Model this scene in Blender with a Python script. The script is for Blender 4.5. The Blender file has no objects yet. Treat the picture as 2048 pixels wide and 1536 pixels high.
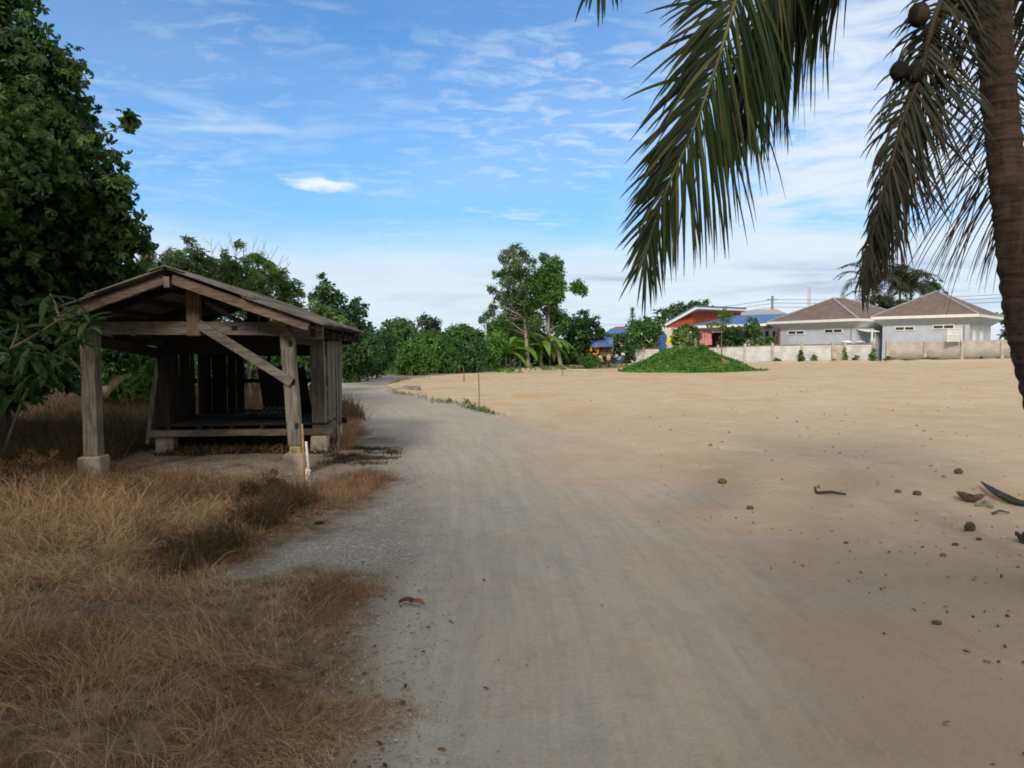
import bpy, math, random
import numpy as np
from mathutils import Vector, Matrix
R_ = math.radians
rng = np.random.default_rng(11)
random.seed(5)
SC = bpy.context.scene
COL = SC.collection

# ------------------------------------------------------------------ camera
F = 1420.0            # focal length in pixels of a 2048 wide picture
EYE = 1.6
PITCH = math.atan(71 / F)
cam_d = bpy.data.cameras.new('camera')
cam_d.sensor_width = 36
cam_d.lens = 36 * F / 2048
cam_d.clip_start = 0.05
cam_d.clip_end = 9000
cam = bpy.data.objects.new('camera', cam_d)
cam.location = (0, 0, EYE)
cam.rotation_euler = (math.pi / 2 - PITCH, 0, 0)
COL.objects.link(cam)
SC.camera = cam

# ------------------------------------------------------------------ sun, exposure
SUN_AZ, SUN_EL = 198.0, 33.0          # azimuth clockwise from +Y
sd = bpy.data.lights.new('sun', 'SUN')
sd.energy = 2.4
sd.angle = R_(11)
sd.color = (1.0, 0.89, 0.74)
sun = bpy.data.objects.new('sun', sd)
COL.objects.link(sun)
a, e = R_(SUN_AZ), R_(SUN_EL)
sdir = Vector((math.sin(a) * math.cos(e), math.cos(a) * math.cos(e), math.sin(e)))
sun.rotation_euler = sdir.to_track_quat('Z', 'Y').to_euler()
SC.view_settings.view_transform = 'Standard'
SC.view_settings.look = 'None'
SC.view_settings.exposure = 0.12
SC.view_settings.gamma = 1
SC.view_settings.use_curve_mapping = False
try:
    SC.cycles.pixel_filter_type = 'BLACKMAN_HARRIS'
    SC.cycles.filter_width = 1.8
    SC.cycles.max_bounces = 6
    SC.cycles.diffuse_bounces = 3
    SC.cycles.transparent_max_bounces = 4
except Exception:
    pass


# ------------------------------------------------------------------ node helper
class NT:
    def __init__(s, tree):
        s.t = tree
        s.n = tree.nodes
        s.l = tree.links

    def node(s, typ, **kw):
        nd = s.n.new(typ)
        for k, v in kw.items():
            setattr(nd, k, v)
        return nd

    def put(s, sock, v):
        if isinstance(v, bpy.types.NodeSocket):
            s.l.new(v, sock)
        elif isinstance(v, (tuple, list)) and len(v) == 3 and sock.type == 'RGBA':
            sock.default_value = (*v, 1)
        else:
            sock.default_value = v

    def m(s, op, a, b=None, c=None, clamp=False):
        nd = s.node('ShaderNodeMath', operation=op, use_clamp=clamp)
        s.put(nd.inputs[0], a)
        if b is not None: s.put(nd.inputs[1], b)
        if c is not None: s.put(nd.inputs[2], c)
        return nd.outputs[0]

    def vm(s, op, a, b=None):
        nd = s.node('ShaderNodeVectorMath', operation=op)
        s.put(nd.inputs[0], a)
        if b is not None: s.put(nd.inputs[1], b)
        return nd.outputs[0]

    def mix(s, f, a, b, blend='MIX'):
        nd = s.node('ShaderNodeMix', data_type='RGBA', blend_type=blend)
        s.put(nd.inputs[0], f)
        s.put(nd.inputs[6], a)
        s.put(nd.inputs[7], b)
        return nd.outputs[2]

    def ss(s, x, lo, hi):
        nd = s.node('ShaderNodeMapRange', interpolation_type='SMOOTHSTEP')
        s.put(nd.inputs[0], x)
        nd.inputs[1].default_value = lo
        nd.inputs[2].default_value = hi
        return nd.outputs[0]

    def noise(s, vec, scale, detail=3, rough=0.55, dist=0.0, out=0):
        nd = s.node('ShaderNodeTexNoise')
        if vec is not None: s.l.new(vec, nd.inputs['Vector'])
        nd.inputs['Scale'].default_value = scale
        nd.inputs['Detail'].default_value = detail
        nd.inputs['Roughness'].default_value = rough
        nd.inputs['Distortion'].default_value = dist
        return nd.outputs[out]

    def ramp(s, f, stops):
        nd = s.node('ShaderNodeValToRGB')
        s.put(nd.inputs[0], f)
        cr = nd.color_ramp
        while len(cr.elements) < len(stops): cr.elements.new(0.5)
        for el, (p, c) in zip(cr.elements, stops):
            el.position = p
            el.color = (*c, 1) if len(c) == 3 else c
        return nd.outputs[0]

    def attr(s, name, out=2):
        nd = s.node('ShaderNodeAttribute', attribute_name=name)
        return nd.outputs[out]

    def bump(s, h, strength=0.4, dist=0.02):
        nd = s.node('ShaderNodeBump')
        s.l.new(h, nd.inputs['Height'])
        nd.inputs['Strength'].default_value = strength
        nd.inputs['Distance'].default_value = dist
        return nd.outputs[0]


# ------------------------------------------------------------------ world
w = bpy.data.worlds.new('World')
SC.world = w
w.use_nodes = True
T = NT(w.node_tree)
T.n.clear()
sky = T.node('ShaderNodeTexSky', sky_type='NISHITA')
sky.sun_disc = False
sky.sun_elevation = R_(SUN_EL)
sky.sun_rotation = R_(SUN_AZ)
sky.altitude = 0
sky.air_density = 1.0
sky.dust_density = 0.6
sky.ozone_density = 2.0
SKYK = 0.115
gen = T.node('ShaderNodeTexCoord').outputs['Generated']
sep = T.node('ShaderNodeSeparateXYZ')
T.l.new(gen, sep.inputs[0])
X, Y, Z = sep.outputs
az = T.m('ARCTAN2', X, Y)                       # azimuth, right positive
hyp = T.m('SQRT', T.m('ADD', T.m('MULTIPLY', X, X), T.m('MULTIPLY', Y, Y)))
el = T.m('ARCTAN2', Z, hyp)                      # elevation
zz = T.m('MAXIMUM', T.m('ADD', Z, 0.09), 0.03)
cmb = T.node('ShaderNodeCombineXYZ')
T.l.new(T.m('DIVIDE', X, zz), cmb.inputs[0])
T.l.new(T.m('DIVIDE', Y, zz), cmb.inputs[1])
plane = cmb.outputs[0]
cmb2 = T.node('ShaderNodeCombineXYZ')
T.l.new(T.m('MULTIPLY', az, 1.0), cmb2.inputs[0])
T.l.new(T.m('MULTIPLY', el, 4.5), cmb2.inputs[1])
ang = cmb2.outputs[0]
base = T.vm('MULTIPLY', sky.outputs[0], (0.60, 1.10, 1.45))
haze_f = T.ss(el, 0.42, -0.02)
base = T.mix(T.m('MULTIPLY', haze_f, 0.62), base, (2.42, 4.45, 7.4))
# high thin cirrus and rippled altocumulus
n1 = T.noise(plane, 1.3, 5, 0.6, 0.3)
n2 = T.noise(T.vm('MULTIPLY', plane, (3.4, 5.6, 1)), 1.9, 5, 0.62, 0.5)
n3 = T.noise(ang, 5.0, 5, 0.62, 0.4)
azm = T.ss(az, -0.28, 0.34)
gx_ = T.m('DIVIDE', T.m('SUBTRACT', az, 0.03), 0.30); gy_ = T.m('DIVIDE', T.m('SUBTRACT', el, 0.325), 0.12)
gm = T.ss(T.m('ADD', T.m('MULTIPLY', gx_, gx_), T.m('MULTIPLY', gy_, gy_)), 1.5, 0.1)
lx_ = T.m('DIVIDE', T.m('SUBTRACT', az, -0.44), 0.20); ly_ = T.m('DIVIDE', T.m('ADD', T.m('SUBTRACT', el, 0.285), T.m('MULTIPLY', T.m('ADD', az, 0.44), 0.10)), 0.030)
gl_ = T.ss(T.m('ADD', T.m('MULTIPLY', lx_, lx_), T.m('MULTIPLY', ly_, ly_)), 1.4, 0.0)
patch = T.m('MAXIMUM', T.ss(n1, 0.42, 0.62), T.m('MULTIPLY', gm, 0.9))
rip = T.m('MULTIPLY', T.m('MULTIPLY', patch, T.ss(n2, 0.36, 0.72)), T.m('MULTIPLY_ADD', azm, 0.46, 0.30))
veil = T.m('MULTIPLY', T.ss(az, 0.05, 0.42), T.m('MULTIPLY', T.ss(n3, 0.24, 0.62), T.ss(el, 0.85, 0.25)))
wisps = T.m('MULTIPLY', T.ss(T.noise(ang, 3.1, 4, 0.6, 0.6), 0.52, 0.74), 0.42)
thin = T.m('MULTIPLY', T.ss(T.noise(plane, 0.6, 3, 0.5), 0.30, 0.75), 0.20)
wisps = T.m('MAXIMUM', wisps, T.m('MULTIPLY', gl_, T.m('MULTIPLY', T.ss(T.noise(ang, 7.0, 5, 0.6, 0.5), 0.3, 0.65), 0.5)))
cover = T.m('MAXIMUM', T.m('MAXIMUM', rip, T.m('MULTIPLY', veil, 0.95)), T.m('MAXIMUM', wisps, thin))
c1 = T.mix(T.m('MINIMUM', cover, 1.0), base, (6.6, 7.2, 7.9))
# one small bright cloud left of centre
bx = T.m('DIVIDE', T.m('SUBTRACT', az, -0.262), 0.045)
by = T.m('DIVIDE', T.m('SUBTRACT', T.m('ADD', el, T.m('MULTIPLY', az, 0.06)), 0.2015), 0.0085)
bd = T.m('SQRT', T.m('ADD', T.m('MULTIPLY', bx, bx), T.m('MULTIPLY', by, by)))
bd = T.m('ADD', bd, T.m('MULTIPLY', T.m('SUBTRACT', T.noise(ang, 26, 4), 0.5), 2.0))
c1 = T.mix(T.m('MULTIPLY', T.ss(bd, 1.3, 0.2), 0.9), c1, (7.6, 8.0, 8.3))
# bank of cloud along the horizon with blue-grey streaks
edge = T.m('ADD', T.m('MULTIPLY', T.m('SUBTRACT', T.noise(ang, 4.0, 5, 0.6), 0.5), 0.10), el)
bank = T.ss(edge, 0.185, 0.09)
c2 = T.mix(T.m('MULTIPLY', bank, 0.90), c1, (6.2, 6.95, 7.75))
cmb3 = T.node('ShaderNodeCombineXYZ')
T.l.new(T.m('MULTIPLY', az, 1.0), cmb3.inputs[0])
T.l.new(T.m('MULTIPLY', el, 9.0), cmb3.inputs[1])
ns = T.noise(cmb3.outputs[0], 3.2, 5, 0.6, 0.5)
streak = T.m('MULTIPLY', T.ss(ns, 0.45, 0.66), T.m('MULTIPLY', T.ss(edge, 0.13, 0.085), T.ss(el, -0.01, 0.03)))
streak = T.m('MULTIPLY', streak, T.m('MULTIPLY_ADD', T.ss(az, -0.2, 0.2), 0.75, 0.35))
c3 = T.mix(streak, c2, (3.9, 5.0, 6.3))
back = T.m('MULTIPLY', T.ss(T.m('ADD', T.m('ABSOLUTE', az), T.m('MULTIPLY', T.noise(ang, 1.5, 4), 0.5)), 1.05, 1.6), T.m('MULTIPLY_ADD', T.ss(T.noise(plane, 1.1, 5, 0.6), 0.3, 0.6), 0.25, 0.70))
c3 = T.mix(back, c3, (8.6, 8.0, 7.0))  # warm cloud cover added behind the camera to fill the shade
bg = T.node('ShaderNodeBackground')
T.l.new(c3, bg.inputs[0])
bg.inputs[1].default_value = SKYK
wo = T.node('ShaderNodeOutputWorld')
T.l.new(bg.outputs[0], wo.inputs[0])

# ------------------------------------------------------------------ projection helpers (to measure places)
_cp, _sp = math.cos(PITCH), math.sin(PITCH)


def P(px, py, d):
    """point at depth y=d that was seen at a pixel of the photograph"""
    xc, yc = (px - 1024) / F, (768 - py) / F
    dy = _cp + yc * _sp
    dz = -_sp + yc * _cp
    k = d / dy
    return Vector((xc * k, d, EYE + dz * k))


def G(px, py, z=0.0):
    """point of the level z seen at a pixel"""
    xc, yc = (px - 1024) / F, (768 - py) / F
    dy = _cp + yc * _sp
    dz = -_sp + yc * _cp
    k = (z - EYE) / dz
    return (xc * k, dy * k)


# ------------------------------------------------------------------ numpy noise
def vnoise(x, y, seed=0):
    x = np.asarray(x, float); y = np.asarray(y, float)
    xi = np.floor(x).astype(np.int64); yi = np.floor(y).astype(np.int64)
    fx = x - xi; fy = y - yi
    fx = fx * fx * (3 - 2 * fx); fy = fy * fy * (3 - 2 * fy)

    def h(i, j):
        n = (i * 374761393 + j * 668265263 + seed * 144665) & 0x7fffffff
        n = ((n ^ (n >> 13)) * 1274126177) & 0x7fffffff
        return ((n ^ (n >> 16)) & 0xffff) / 65535.0
    return (h(xi, yi) * (1 - fx) + h(xi + 1, yi) * fx) * (1 - fy) + (h(xi, yi + 1) * (1 - fx) + h(xi + 1, yi + 1) * fx) * fy


def fbm(x, y, o=4, seed=0):
    s = 0; a = 0.5; t = 0
    for i in range(o):
        s = s + a * vnoise(x * 2 ** i, y * 2 ** i, seed + i * 7); t += a; a *= 0.5
    return s / t


def sstep(x, lo, hi):
    t = np.clip((x - lo) / (hi - lo), 0, 1)
    return t * t * (3 - 2 * t)


def sdist(poly, x, y):
    """signed distance to a polygon, positive inside"""
    n = len(poly); d = np.full(x.shape, 1e9); ins = np.zeros(x.shape, bool)
    for i in range(n):
        ax, ay = poly[i]; bx_, by_ = poly[(i + 1) % n]
        ex, ey = bx_ - ax, by_ - ay
        t = np.clip(((x - ax) * ex + (y - ay) * ey) / (ex * ex + ey * ey + 1e-12), 0, 1)
        d = np.minimum(d, np.hypot(x - ax - t * ex, y - ay - t * ey))
        c = ((ay > y) != (by_ > y))
        xx = (bx_ - ax) * (y - ay) / (by_ - ay + 1e-15) + ax
        ins ^= (c & (x < xx))
    return np.where(ins, d, -d)


# ------------------------------------------------------------------ tagging
def tag(o, label=None, cat=None, group=None, kind=None):
    if label: o['label'] = label
    if cat: o['category'] = cat
    if group: o['group'] = group
    if kind: o['kind'] = kind
    return o


def thing(name, label, cat, loc=(0, 0, 0), group=None):
    o = bpy.data.objects.new(name, None)
    o.empty_display_size = 0.2
    o.location = loc
    COL.objects.link(o)
    return tag(o, label, cat, group)


def link_mesh(name, me, mat, parent=None, origin=None):
    if mat: me.materials.append(mat)
    o = bpy.data.objects.new(name, me)
    COL.objects.link(o)
    if parent is not None:
        o.parent = parent
        pl = Vector((0, 0, 0)); q = parent
        while q is not None:
            pl += q.location; q = q.parent
        me.transform(Matrix.Translation(-pl))
    elif origin is not None:
        me.transform(Matrix.Translation(-Vector(origin)))
        o.location = origin
    return o


def mesh_np(name, V, Fa, mat, parent=None, origin=None, attrs=None, smooth=False, vec=None):
    me = bpy.data.meshes.new(name)
    V = np.asarray(V, np.float32).reshape(-1, 3)
    Fa = np.asarray(Fa, np.int32)
    k = Fa.shape[1]
    me.vertices.add(len(V)); me.vertices.foreach_set('co', V.ravel())
    me.loops.add(Fa.size); me.loops.foreach_set('vertex_index', Fa.ravel())
    me.polygons.add(len(Fa)); me.polygons.foreach_set('loop_start', np.arange(0, Fa.size, k, dtype=np.int32))
    if smooth: me.polygons.foreach_set('use_smooth', np.ones(len(Fa), bool))
    for n_, v_ in (attrs or {}).items():
        at = me.attributes.new(n_, 'FLOAT', 'POINT')
        at.data.foreach_set('value', np.asarray(v_, np.float32).ravel())
    for n_, v_ in (vec or {}).items():
        at = me.attributes.new(n_, 'FLOAT_VECTOR', 'POINT')
        at.data.foreach_set('vector', np.asarray(v_, np.float32).ravel())
    me.update(calc_edges=True)
    return link_mesh(name, me, mat, parent, origin)


class MB:
    """collects shapes in world coordinates, builds ONE mesh"""
    def __init__(s):
        s.v = []; s.f = []

    def poly(s, pts):
        b = len(s.v); s.v += [tuple(p) for p in pts]; s.f.append(tuple(range(b, b + len(pts))))
        return s

    def hexa(s, c):           # 8 corners: bottom 4, top 4 (same winding)
        b = len(s.v); s.v += [tuple(p) for p in c]
        for q in ((3, 2, 1, 0), (4, 5, 6, 7), (0, 1, 5, 4), (1, 2, 6, 5), (2, 3, 7, 6), (3, 0, 4, 7)):
            s.f.append(tuple(b + i for i in q))
        return s

    def box(s, c, sx, sy, sz, rz=0.0):
        c = Vector(c); u = Vector((math.cos(rz), math.sin(rz), 0)) * sx / 2; v = Vector((-math.sin(rz), math.cos(rz), 0)) * sy / 2
        z = Vector((0, 0, sz / 2))
        return s.hexa([c - u - v - z, c + u - v - z, c + u + v - z, c - u + v - z, c - u - v + z, c + u - v + z, c + u + v + z, c - u + v + z])

    def beam(s, p0, p1, wd, ht, up=(0, 0, 1), jit=0.0, seg=1):
        p0, p1 = Vector(p0), Vector(p1)
        d = (p1 - p0).normalized(); up = Vector(up)
        sd_ = d.cross(up)
        if sd_.length < 1e-4: sd_ = d.cross(Vector((0, 1, 0)))
        sd_.normalize(); u = sd_.cross(d).normalized()
        rings = []
        for i in range(seg + 1):
            p = p0.lerp(p1, i / seg)
            q = [p - sd_ * wd / 2 - u * ht / 2, p + sd_ * wd / 2 - u * ht / 2, p + sd_ * wd / 2 + u * ht / 2, p - sd_ * wd / 2 + u * ht / 2]
            if jit: q = [c + Vector((random.uniform(-jit, jit), random.uniform(-jit, jit), random.uniform(-jit, jit))) for c in q]
            rings.append(q)
        b = len(s.v)
        for q in rings: s.v += [tuple(c) for c in q]
        for i in range(seg):
            o = b + 4 * i
            for j in range(4):
                k = (j + 1) % 4
                s.f.append((o + j, o + k, o + 4 + k, o + 4 + j))
        s.f.append((b + 3, b + 2, b + 1, b)); o = b + 4 * seg; s.f.append((o, o + 1, o + 2, o + 3))
        return s

    def tube(s, pts, rads, n=8, wob=0.0):
        pts = [Vector(p) for p in pts]; b = len(s.v)
        if not isinstance(rads, (list, tuple)): rads = [rads] * len(pts)
        ref = Vector((0.31, 0.77, 0.2)).normalized()
        for i, p in enumerate(pts):
            d = (pts[min(i + 1, len(pts) - 1)] - pts[max(i - 1, 0)]).normalized()
            u = d.cross(ref)
            if u.length < 0.1: u = d.cross(Vector((1, 0, 0)))
            u.normalize(); v = d.cross(u)
            for k in range(n):
                a_ = 2 * math.pi * k / n; r = rads[i] * (1 + random.uniform(-wob, wob))
                s.v.append(tuple(p + u * math.cos(a_) * r + v * math.sin(a_) * r))
        for i in range(len(pts) - 1):
            for k in range(n):
                o = b + i * n; k2 = (k + 1) % n
                s.f.append((o + k, o + k2, o + n + k2, o + n + k))
        s.f.append(tuple(b + k for k in reversed(range(n))))
        o = b + (len(pts) - 1) * n; s.f.append(tuple(o + k for k in range(n)))
        return s

    def blob(s, c, rx, ry, rz, n=10, m=7, jit=0.0, rot=0.0):
        c = Vector(c); b = len(s.v)
        for j in range(1, m):
            th = math.pi * j / m
            for k in range(n):
                ph = 2 * math.pi * k / n
                r = 1 + random.uniform(-jit, jit)
                x, y, z = rx * math.sin(th) * math.cos(ph) * r, ry * math.sin(th) * math.sin(ph) * r, rz * math.cos(th) * r
                s.v.append((c.x + x * math.cos(rot) - y * math.sin(rot), c.y + x * math.sin(rot) + y * math.cos(rot), c.z + z))
        t = len(s.v); s.v.append((c.x, c.y, c.z + rz)); s.v.append((c.x, c.y, c.z - rz))
        for j in range(m - 2):
            for k in range(n):
                k2 = (k + 1) % n; o = b + j * n
                s.f.append((o + k, o + n + k, o + n + k2, o + k2))
        for k in range(n):
            k2 = (k + 1) % n
            s.f.append((t, b + k, b + k2)); o = b + (m - 2) * n; s.f.append((t + 1, o + k2, o + k))
        return s

    def build(s, name, mat, parent=None, origin=None, smooth=False, bevel=0.0):
        me = bpy.data.meshes.new(name)
        me.from_pydata(s.v, [], s.f)
        if smooth:
            for p in me.polygons: p.use_smooth = True
        me.update()
        o = link_mesh(name, me, mat, parent, origin)
        if bevel:
            bv = o.modifiers.new('bevel', 'BEVEL'); bv.width = bevel; bv.segments = 1; bv.limit_method = 'ANGLE'
        return o


# ------------------------------------------------------------------ materials
def new_mat(name):
    m_ = bpy.data.materials.new(name); m_.use_nodes = True
    t = NT(m_.node_tree); bs = t.n['Principled BSDF']
    bs.inputs['Specular IOR Level'].default_value = 0.25
    return m_, t, bs


def plain(name, col, rough=0.8, var=0.25, scale=6.0, bump=0.15, spec=0.25, metal=0.0, streak=None, stain=None):
    m_, t, bs = new_mat(name)
    oc = t.node('ShaderNodeTexCoord').outputs['Object']
    if streak: oc2 = t.vm('MULTIPLY', oc, streak)
    else: oc2 = oc
    n = t.noise(oc2, scale, 5, 0.6)
    c = t.mix(t.ss(n, 0.3, 0.7), tuple(x * (1 - var) for x in col), tuple(min(1, x * (1 + var)) for x in col))
    if stain:
        n2 = t.noise(oc, stain[1], 4, 0.6)
        c = t.mix(t.m('MULTIPLY', t.ss(n2, 0.5, 0.68), 0.75), c, stain[0])
    t.put(bs.inputs['Base Color'], c)
    bs.inputs['Roughness'].default_value = rough
    bs.inputs['Metallic'].default_value = metal
    bs.inputs['Specular IOR Level'].default_value = spec
    if bump: t.l.new(t.bump(t.noise(oc2, scale * 5, 4, 0.7), bump, 0.01), bs.inputs['Normal'])
    return m_


def leaf_mat(name, cols, trans=0.35, rough=0.5):
    m_, t, bs = new_mat(name)
    tint = t.attr('tint')
    c = t.ramp(tint, [(0.0, cols[0]), (0.5, cols[1]), (1.0, cols[2])])
    t.put(bs.inputs['Base Color'], c)
    bs.inputs['Roughness'].default_value = rough
    tr = t.node('ShaderNodeBsdfTranslucent')
    t.l.new(t.mix(0.5, c, (cols[2][0] * 1.2, cols[2][1] * 1.3, cols[2][2] * 0.8)), tr.inputs[0])
    mx = t.node('ShaderNodeMixShader'); mx.inputs[0].default_value = trans
    t.l.new(bs.outputs[0], mx.inputs[1]); t.l.new(tr.outputs[0], mx.inputs[2])
    t.l.new(mx.outputs[0], t.n['Material Output'].inputs[0])
    return m_


M = {}
# weathered boards: grain along the longest direction is given by stretched noise
def wood(name, a_, b_, along='z', dark=0.5):
    m_, t, bs = new_mat(name)
    oc = t.node('ShaderNodeTexCoord').outputs['Object']
    k = {'z': (14, 14, 0.9), 'x': (0.9, 14, 14), 'y': (14, 0.9, 14)}[along]
    g = t.noise(t.vm('MULTIPLY', oc, k), 3.0, 5, 0.65, 0.4)
    c = t.mix(t.ss(g, 0.32, 0.68), a_, b_)
    st = t.noise(oc, 1.7, 4, 0.6)
    c = t.mix(t.m('MULTIPLY', t.ss(st, 0.48, 0.72), dark), c, tuple(x * 0.35 for x in a_))
    cr = t.noise(t.vm('MULTIPLY', oc, tuple(q * 1.6 for q in k)), 5.0, 3, 0.5)
    c = t.mix(t.m('MULTIPLY', t.ss(cr, 0.66, 0.72), 0.8), c, (0.015, 0.012, 0.01))
    t.put(bs.inputs['Base Color'], c)
    bs.inputs['Roughness'].default_value = 0.9
    t.l.new(t.bump(g, 0.5, 0.006), bs.inputs['Normal'])
    return m_


M['post'] = wood('weathered_post', (0.085, 0.077, 0.066), (0.225, 0.205, 0.175), 'z')
M['brace'] = wood('weathered_brace', (0.085, 0.077, 0.066), (0.215, 0.195, 0.165), 'x')
M['beam'] = wood('weathered_beam', (0.075, 0.064, 0.054), (0.19, 0.162, 0.135), 'x')
M['rafter'] = wood('brown_rafter', (0.095, 0.070, 0.052), (0.215, 0.16, 0.12), 'x', 0.5)
M['kingpost'] = wood('king_post_wood', (0.085, 0.058, 0.042), (0.18, 0.125, 0.092), 'z', 0.3)
M['shaded_wood'] = wood('shaded_board', (0.010, 0.0085, 0.0075), (0.027, 0.023, 0.019), 'z')  # near-black: the shade inside the shed is put into the wood colour
M['shaded_beam'] = wood('shaded_beam', (0.016, 0.013, 0.011), (0.042, 0.034, 0.029), 'y')  # shaded copy of the beam wood for parts under the roof
M['side_board'] = wood('grey_side_board', (0.065, 0.058, 0.052), (0.165, 0.148, 0.128), 'z')
M['sheet'] = plain('fibre_cement_sheet', (0.14, 0.125, 0.11), 0.95, 0.45, 3.0, 0.3, stain=((0.05, 0.047, 0.04), 1.3))
M['tin'] = plain('grey_tin', (0.13, 0.14, 0.15), 0.6, 0.3, 5)
M['footing'] = plain('footing_concrete', (0.27, 0.245, 0.205), 0.95, 0.25, 5, 0.4, stain=((0.10, 0.085, 0.065), 3.0))
M['neck'] = plain('post_base_concrete', (0.30, 0.23, 0.12), 0.95, 0.4, 14, 0.3)
M['black'] = plain('mortise_dark', (0.02, 0.017, 0.015), 0.95, 0.2, 6, 0)
M['bark'] = plain('bark', (0.13, 0.105, 0.08), 0.95, 0.45, 9, 0.6, streak=(1, 1, 0.25))
M['bark_light'] = plain('pale_bark', (0.27, 0.23, 0.18), 0.95, 0.35, 6, 0.5, streak=(1, 1, 0.25))
M['bark_dark'] = plain('dark_bark', (0.06, 0.05, 0.04), 0.95, 0.4, 9, 0.6)
M['twig'] = plain('bare_twig', (0.16, 0.13, 0.11), 0.95, 0.2, 9, 0)
M['leaf_big'] = leaf_mat('shade_tree_leaf', [(0.014, 0.034, 0.010), (0.034, 0.080, 0.018), (0.115, 0.195, 0.045)], 0.3, 0.45)
M['leaf_dark'] = leaf_mat('dark_leaf', [(0.018, 0.050, 0.016), (0.042, 0.100, 0.028), (0.09, 0.17, 0.05)], 0.25)
M['leaf_mid'] = leaf_mat('mid_leaf', [(0.028, 0.080, 0.018), (0.065, 0.155, 0.030), (0.14, 0.26, 0.055)], 0.3)
M['leaf_light'] = leaf_mat('light_leaf', [(0.055, 0.11, 0.025), (0.11, 0.20, 0.045), (0.20, 0.29, 0.085)], 0.35)
M['leaf_blue'] = leaf_mat('bluish_leaf', [(0.022, 0.052, 0.026), (0.045, 0.092, 0.042), (0.08, 0.14, 0.06)], 0.2)
M['leaf_olive'] = leaf_mat('olive_leaf', [(0.045, 0.085, 0.028), (0.085, 0.155, 0.05), (0.16, 0.24, 0.085)], 0.3)
M['leaf_banana'] = leaf_mat('banana_leaf', [(0.07, 0.14, 0.03), (0.13, 0.25, 0.045), (0.24, 0.36, 0.08)], 0.4)
M['leaf_vine'] = leaf_mat('ground_leaf', [(0.045, 0.115, 0.022), (0.085, 0.20, 0.035), (0.17, 0.31, 0.07)], 0.3)
M['frond'] = leaf_mat('palm_leaflet', [(0.012, 0.026, 0.012), (0.026, 0.050, 0.017), (0.10, 0.105, 0.030)], 0.26, 0.42)
M['frond_dead'] = leaf_mat('dry_palm_leaflet', [(0.026, 0.020, 0.018), (0.055, 0.040, 0.034), (0.12, 0.085, 0.055)], 0.15, 0.6)
M['frond_old'] = leaf_mat('old_palm_leaflet', [(0.010, 0.015, 0.010), (0.021, 0.026, 0.015), (0.052, 0.042, 0.027)], 0.18, 0.6)
M['rachis'] = plain('frond_stem', (0.115, 0.115, 0.045), 0.6, 0.3, 8, 0.1)
M['rachis_dead'] = plain('dry_frond_stem', (0.05, 0.036, 0.026), 0.8, 0.3, 8, 0.2)
M['grass'] = leaf_mat('dry_grass', [(0.075, 0.050, 0.034), (0.29, 0.178, 0.098), (0.57, 0.42, 0.255)], 0.25, 0.8)
M['grass_red'] = leaf_mat('reddish_grass', [(0.10, 0.055, 0.034), (0.24, 0.135, 0.078), (0.38, 0.25, 0.145)], 0.25, 0.8)
M['grass_green'] = leaf_mat('green_grass', [(0.03, 0.07, 0.015), (0.07, 0.135, 0.03), (0.15, 0.21, 0.06)], 0.3, 0.7)
M['grass_far'] = leaf_mat('shaded_brown_grass', [(0.040, 0.028, 0.020), (0.095, 0.066, 0.043), (0.165, 0.118, 0.075)], 0.15, 0.9)  # darker copy of the dry grass, with shade put into its colour
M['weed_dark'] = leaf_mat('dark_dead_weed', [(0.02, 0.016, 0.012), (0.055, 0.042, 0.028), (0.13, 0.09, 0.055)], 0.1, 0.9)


# ------------------------------------------------------------------ terrain
def terrain(x, y):
    x = np.asarray(x, float); y = np.asarray(y, float)
    z = 0.62 * np.clip((x - 12) / 29, 0, 1.3) * sstep(y, 22, 58)
    return z


def micro(x, y):
    x = np.asarray(x, float); y = np.asarray(y, float)
    far = np.hypot(x, y)
    near = 1 - sstep(far, 60, 120)
    return near * ((fbm(x * 0.35, y * 0.35, 3, 5) - 0.5) * 0.045 * np.clip(far / 20, 0.5, 1) + (fbm(x * 2.3, y * 2.3, 4, 8) - 0.5) * 0.022)


def gh(x, y):
    return float(terrain(x, y) + micro(x, y))


def gp(px, py):
    return G(px, py)


LEFT = [gp(560, 1900), gp(720, 1536), gp(770, 1300), gp(830, 1100), gp(850, 950), gp(800, 880), gp(735, 838), (-5.2, 21), (-6.9, 25.5), (-8.2, 31),
        (-8.6, 35.5), (-7.6, 40.5), (-5.2, 44.5), (-2, 48.2), (4, 51.5), (14, 54.5)]
RIGHT = [(14, 51.4), (4, 48.6), (-1.2, 45.6), gp(930, 748.5), gp(860, 754), gp(800, 762), gp(771, 772), gp(790, 785), gp(900, 805), gp(980, 825), gp(1060, 850),
         gp(1150, 905), gp(1300, 1010), gp(1500, 1180), gp(1750, 1500), gp(1900, 1900)]
ROAD = [(-2.2, -30)] + [(-0.9, -3)] + LEFT + RIGHT + [(1.6, -3), (1.6, -30)]
SAND = [(1.2, -30), (1.2, -3)] + RIGHT[::-1][:-3] + [(-1.2, 46.4), (0.5, 53.5), (4, 60), (9, 64), (12.5, 74), (24, 65), (41, 56.6), (60, 50), (90, -30)]
GRASS_A = [gp(*q) for q in [(-900, 1900), (560, 1900), (700, 1536), (690, 1430), (650, 1330), (640, 1250), (705, 1190), (700, 1150), (600, 1150), (500, 1180), (430, 1165), (480, 1130),
                            (560, 1085), (640, 1062), (700, 1015), (795, 958), (740, 940), (640, 962), (560, 985), (450, 955), (330, 948), (200, 930), (-200, 905), (-1500, 900)]]
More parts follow.
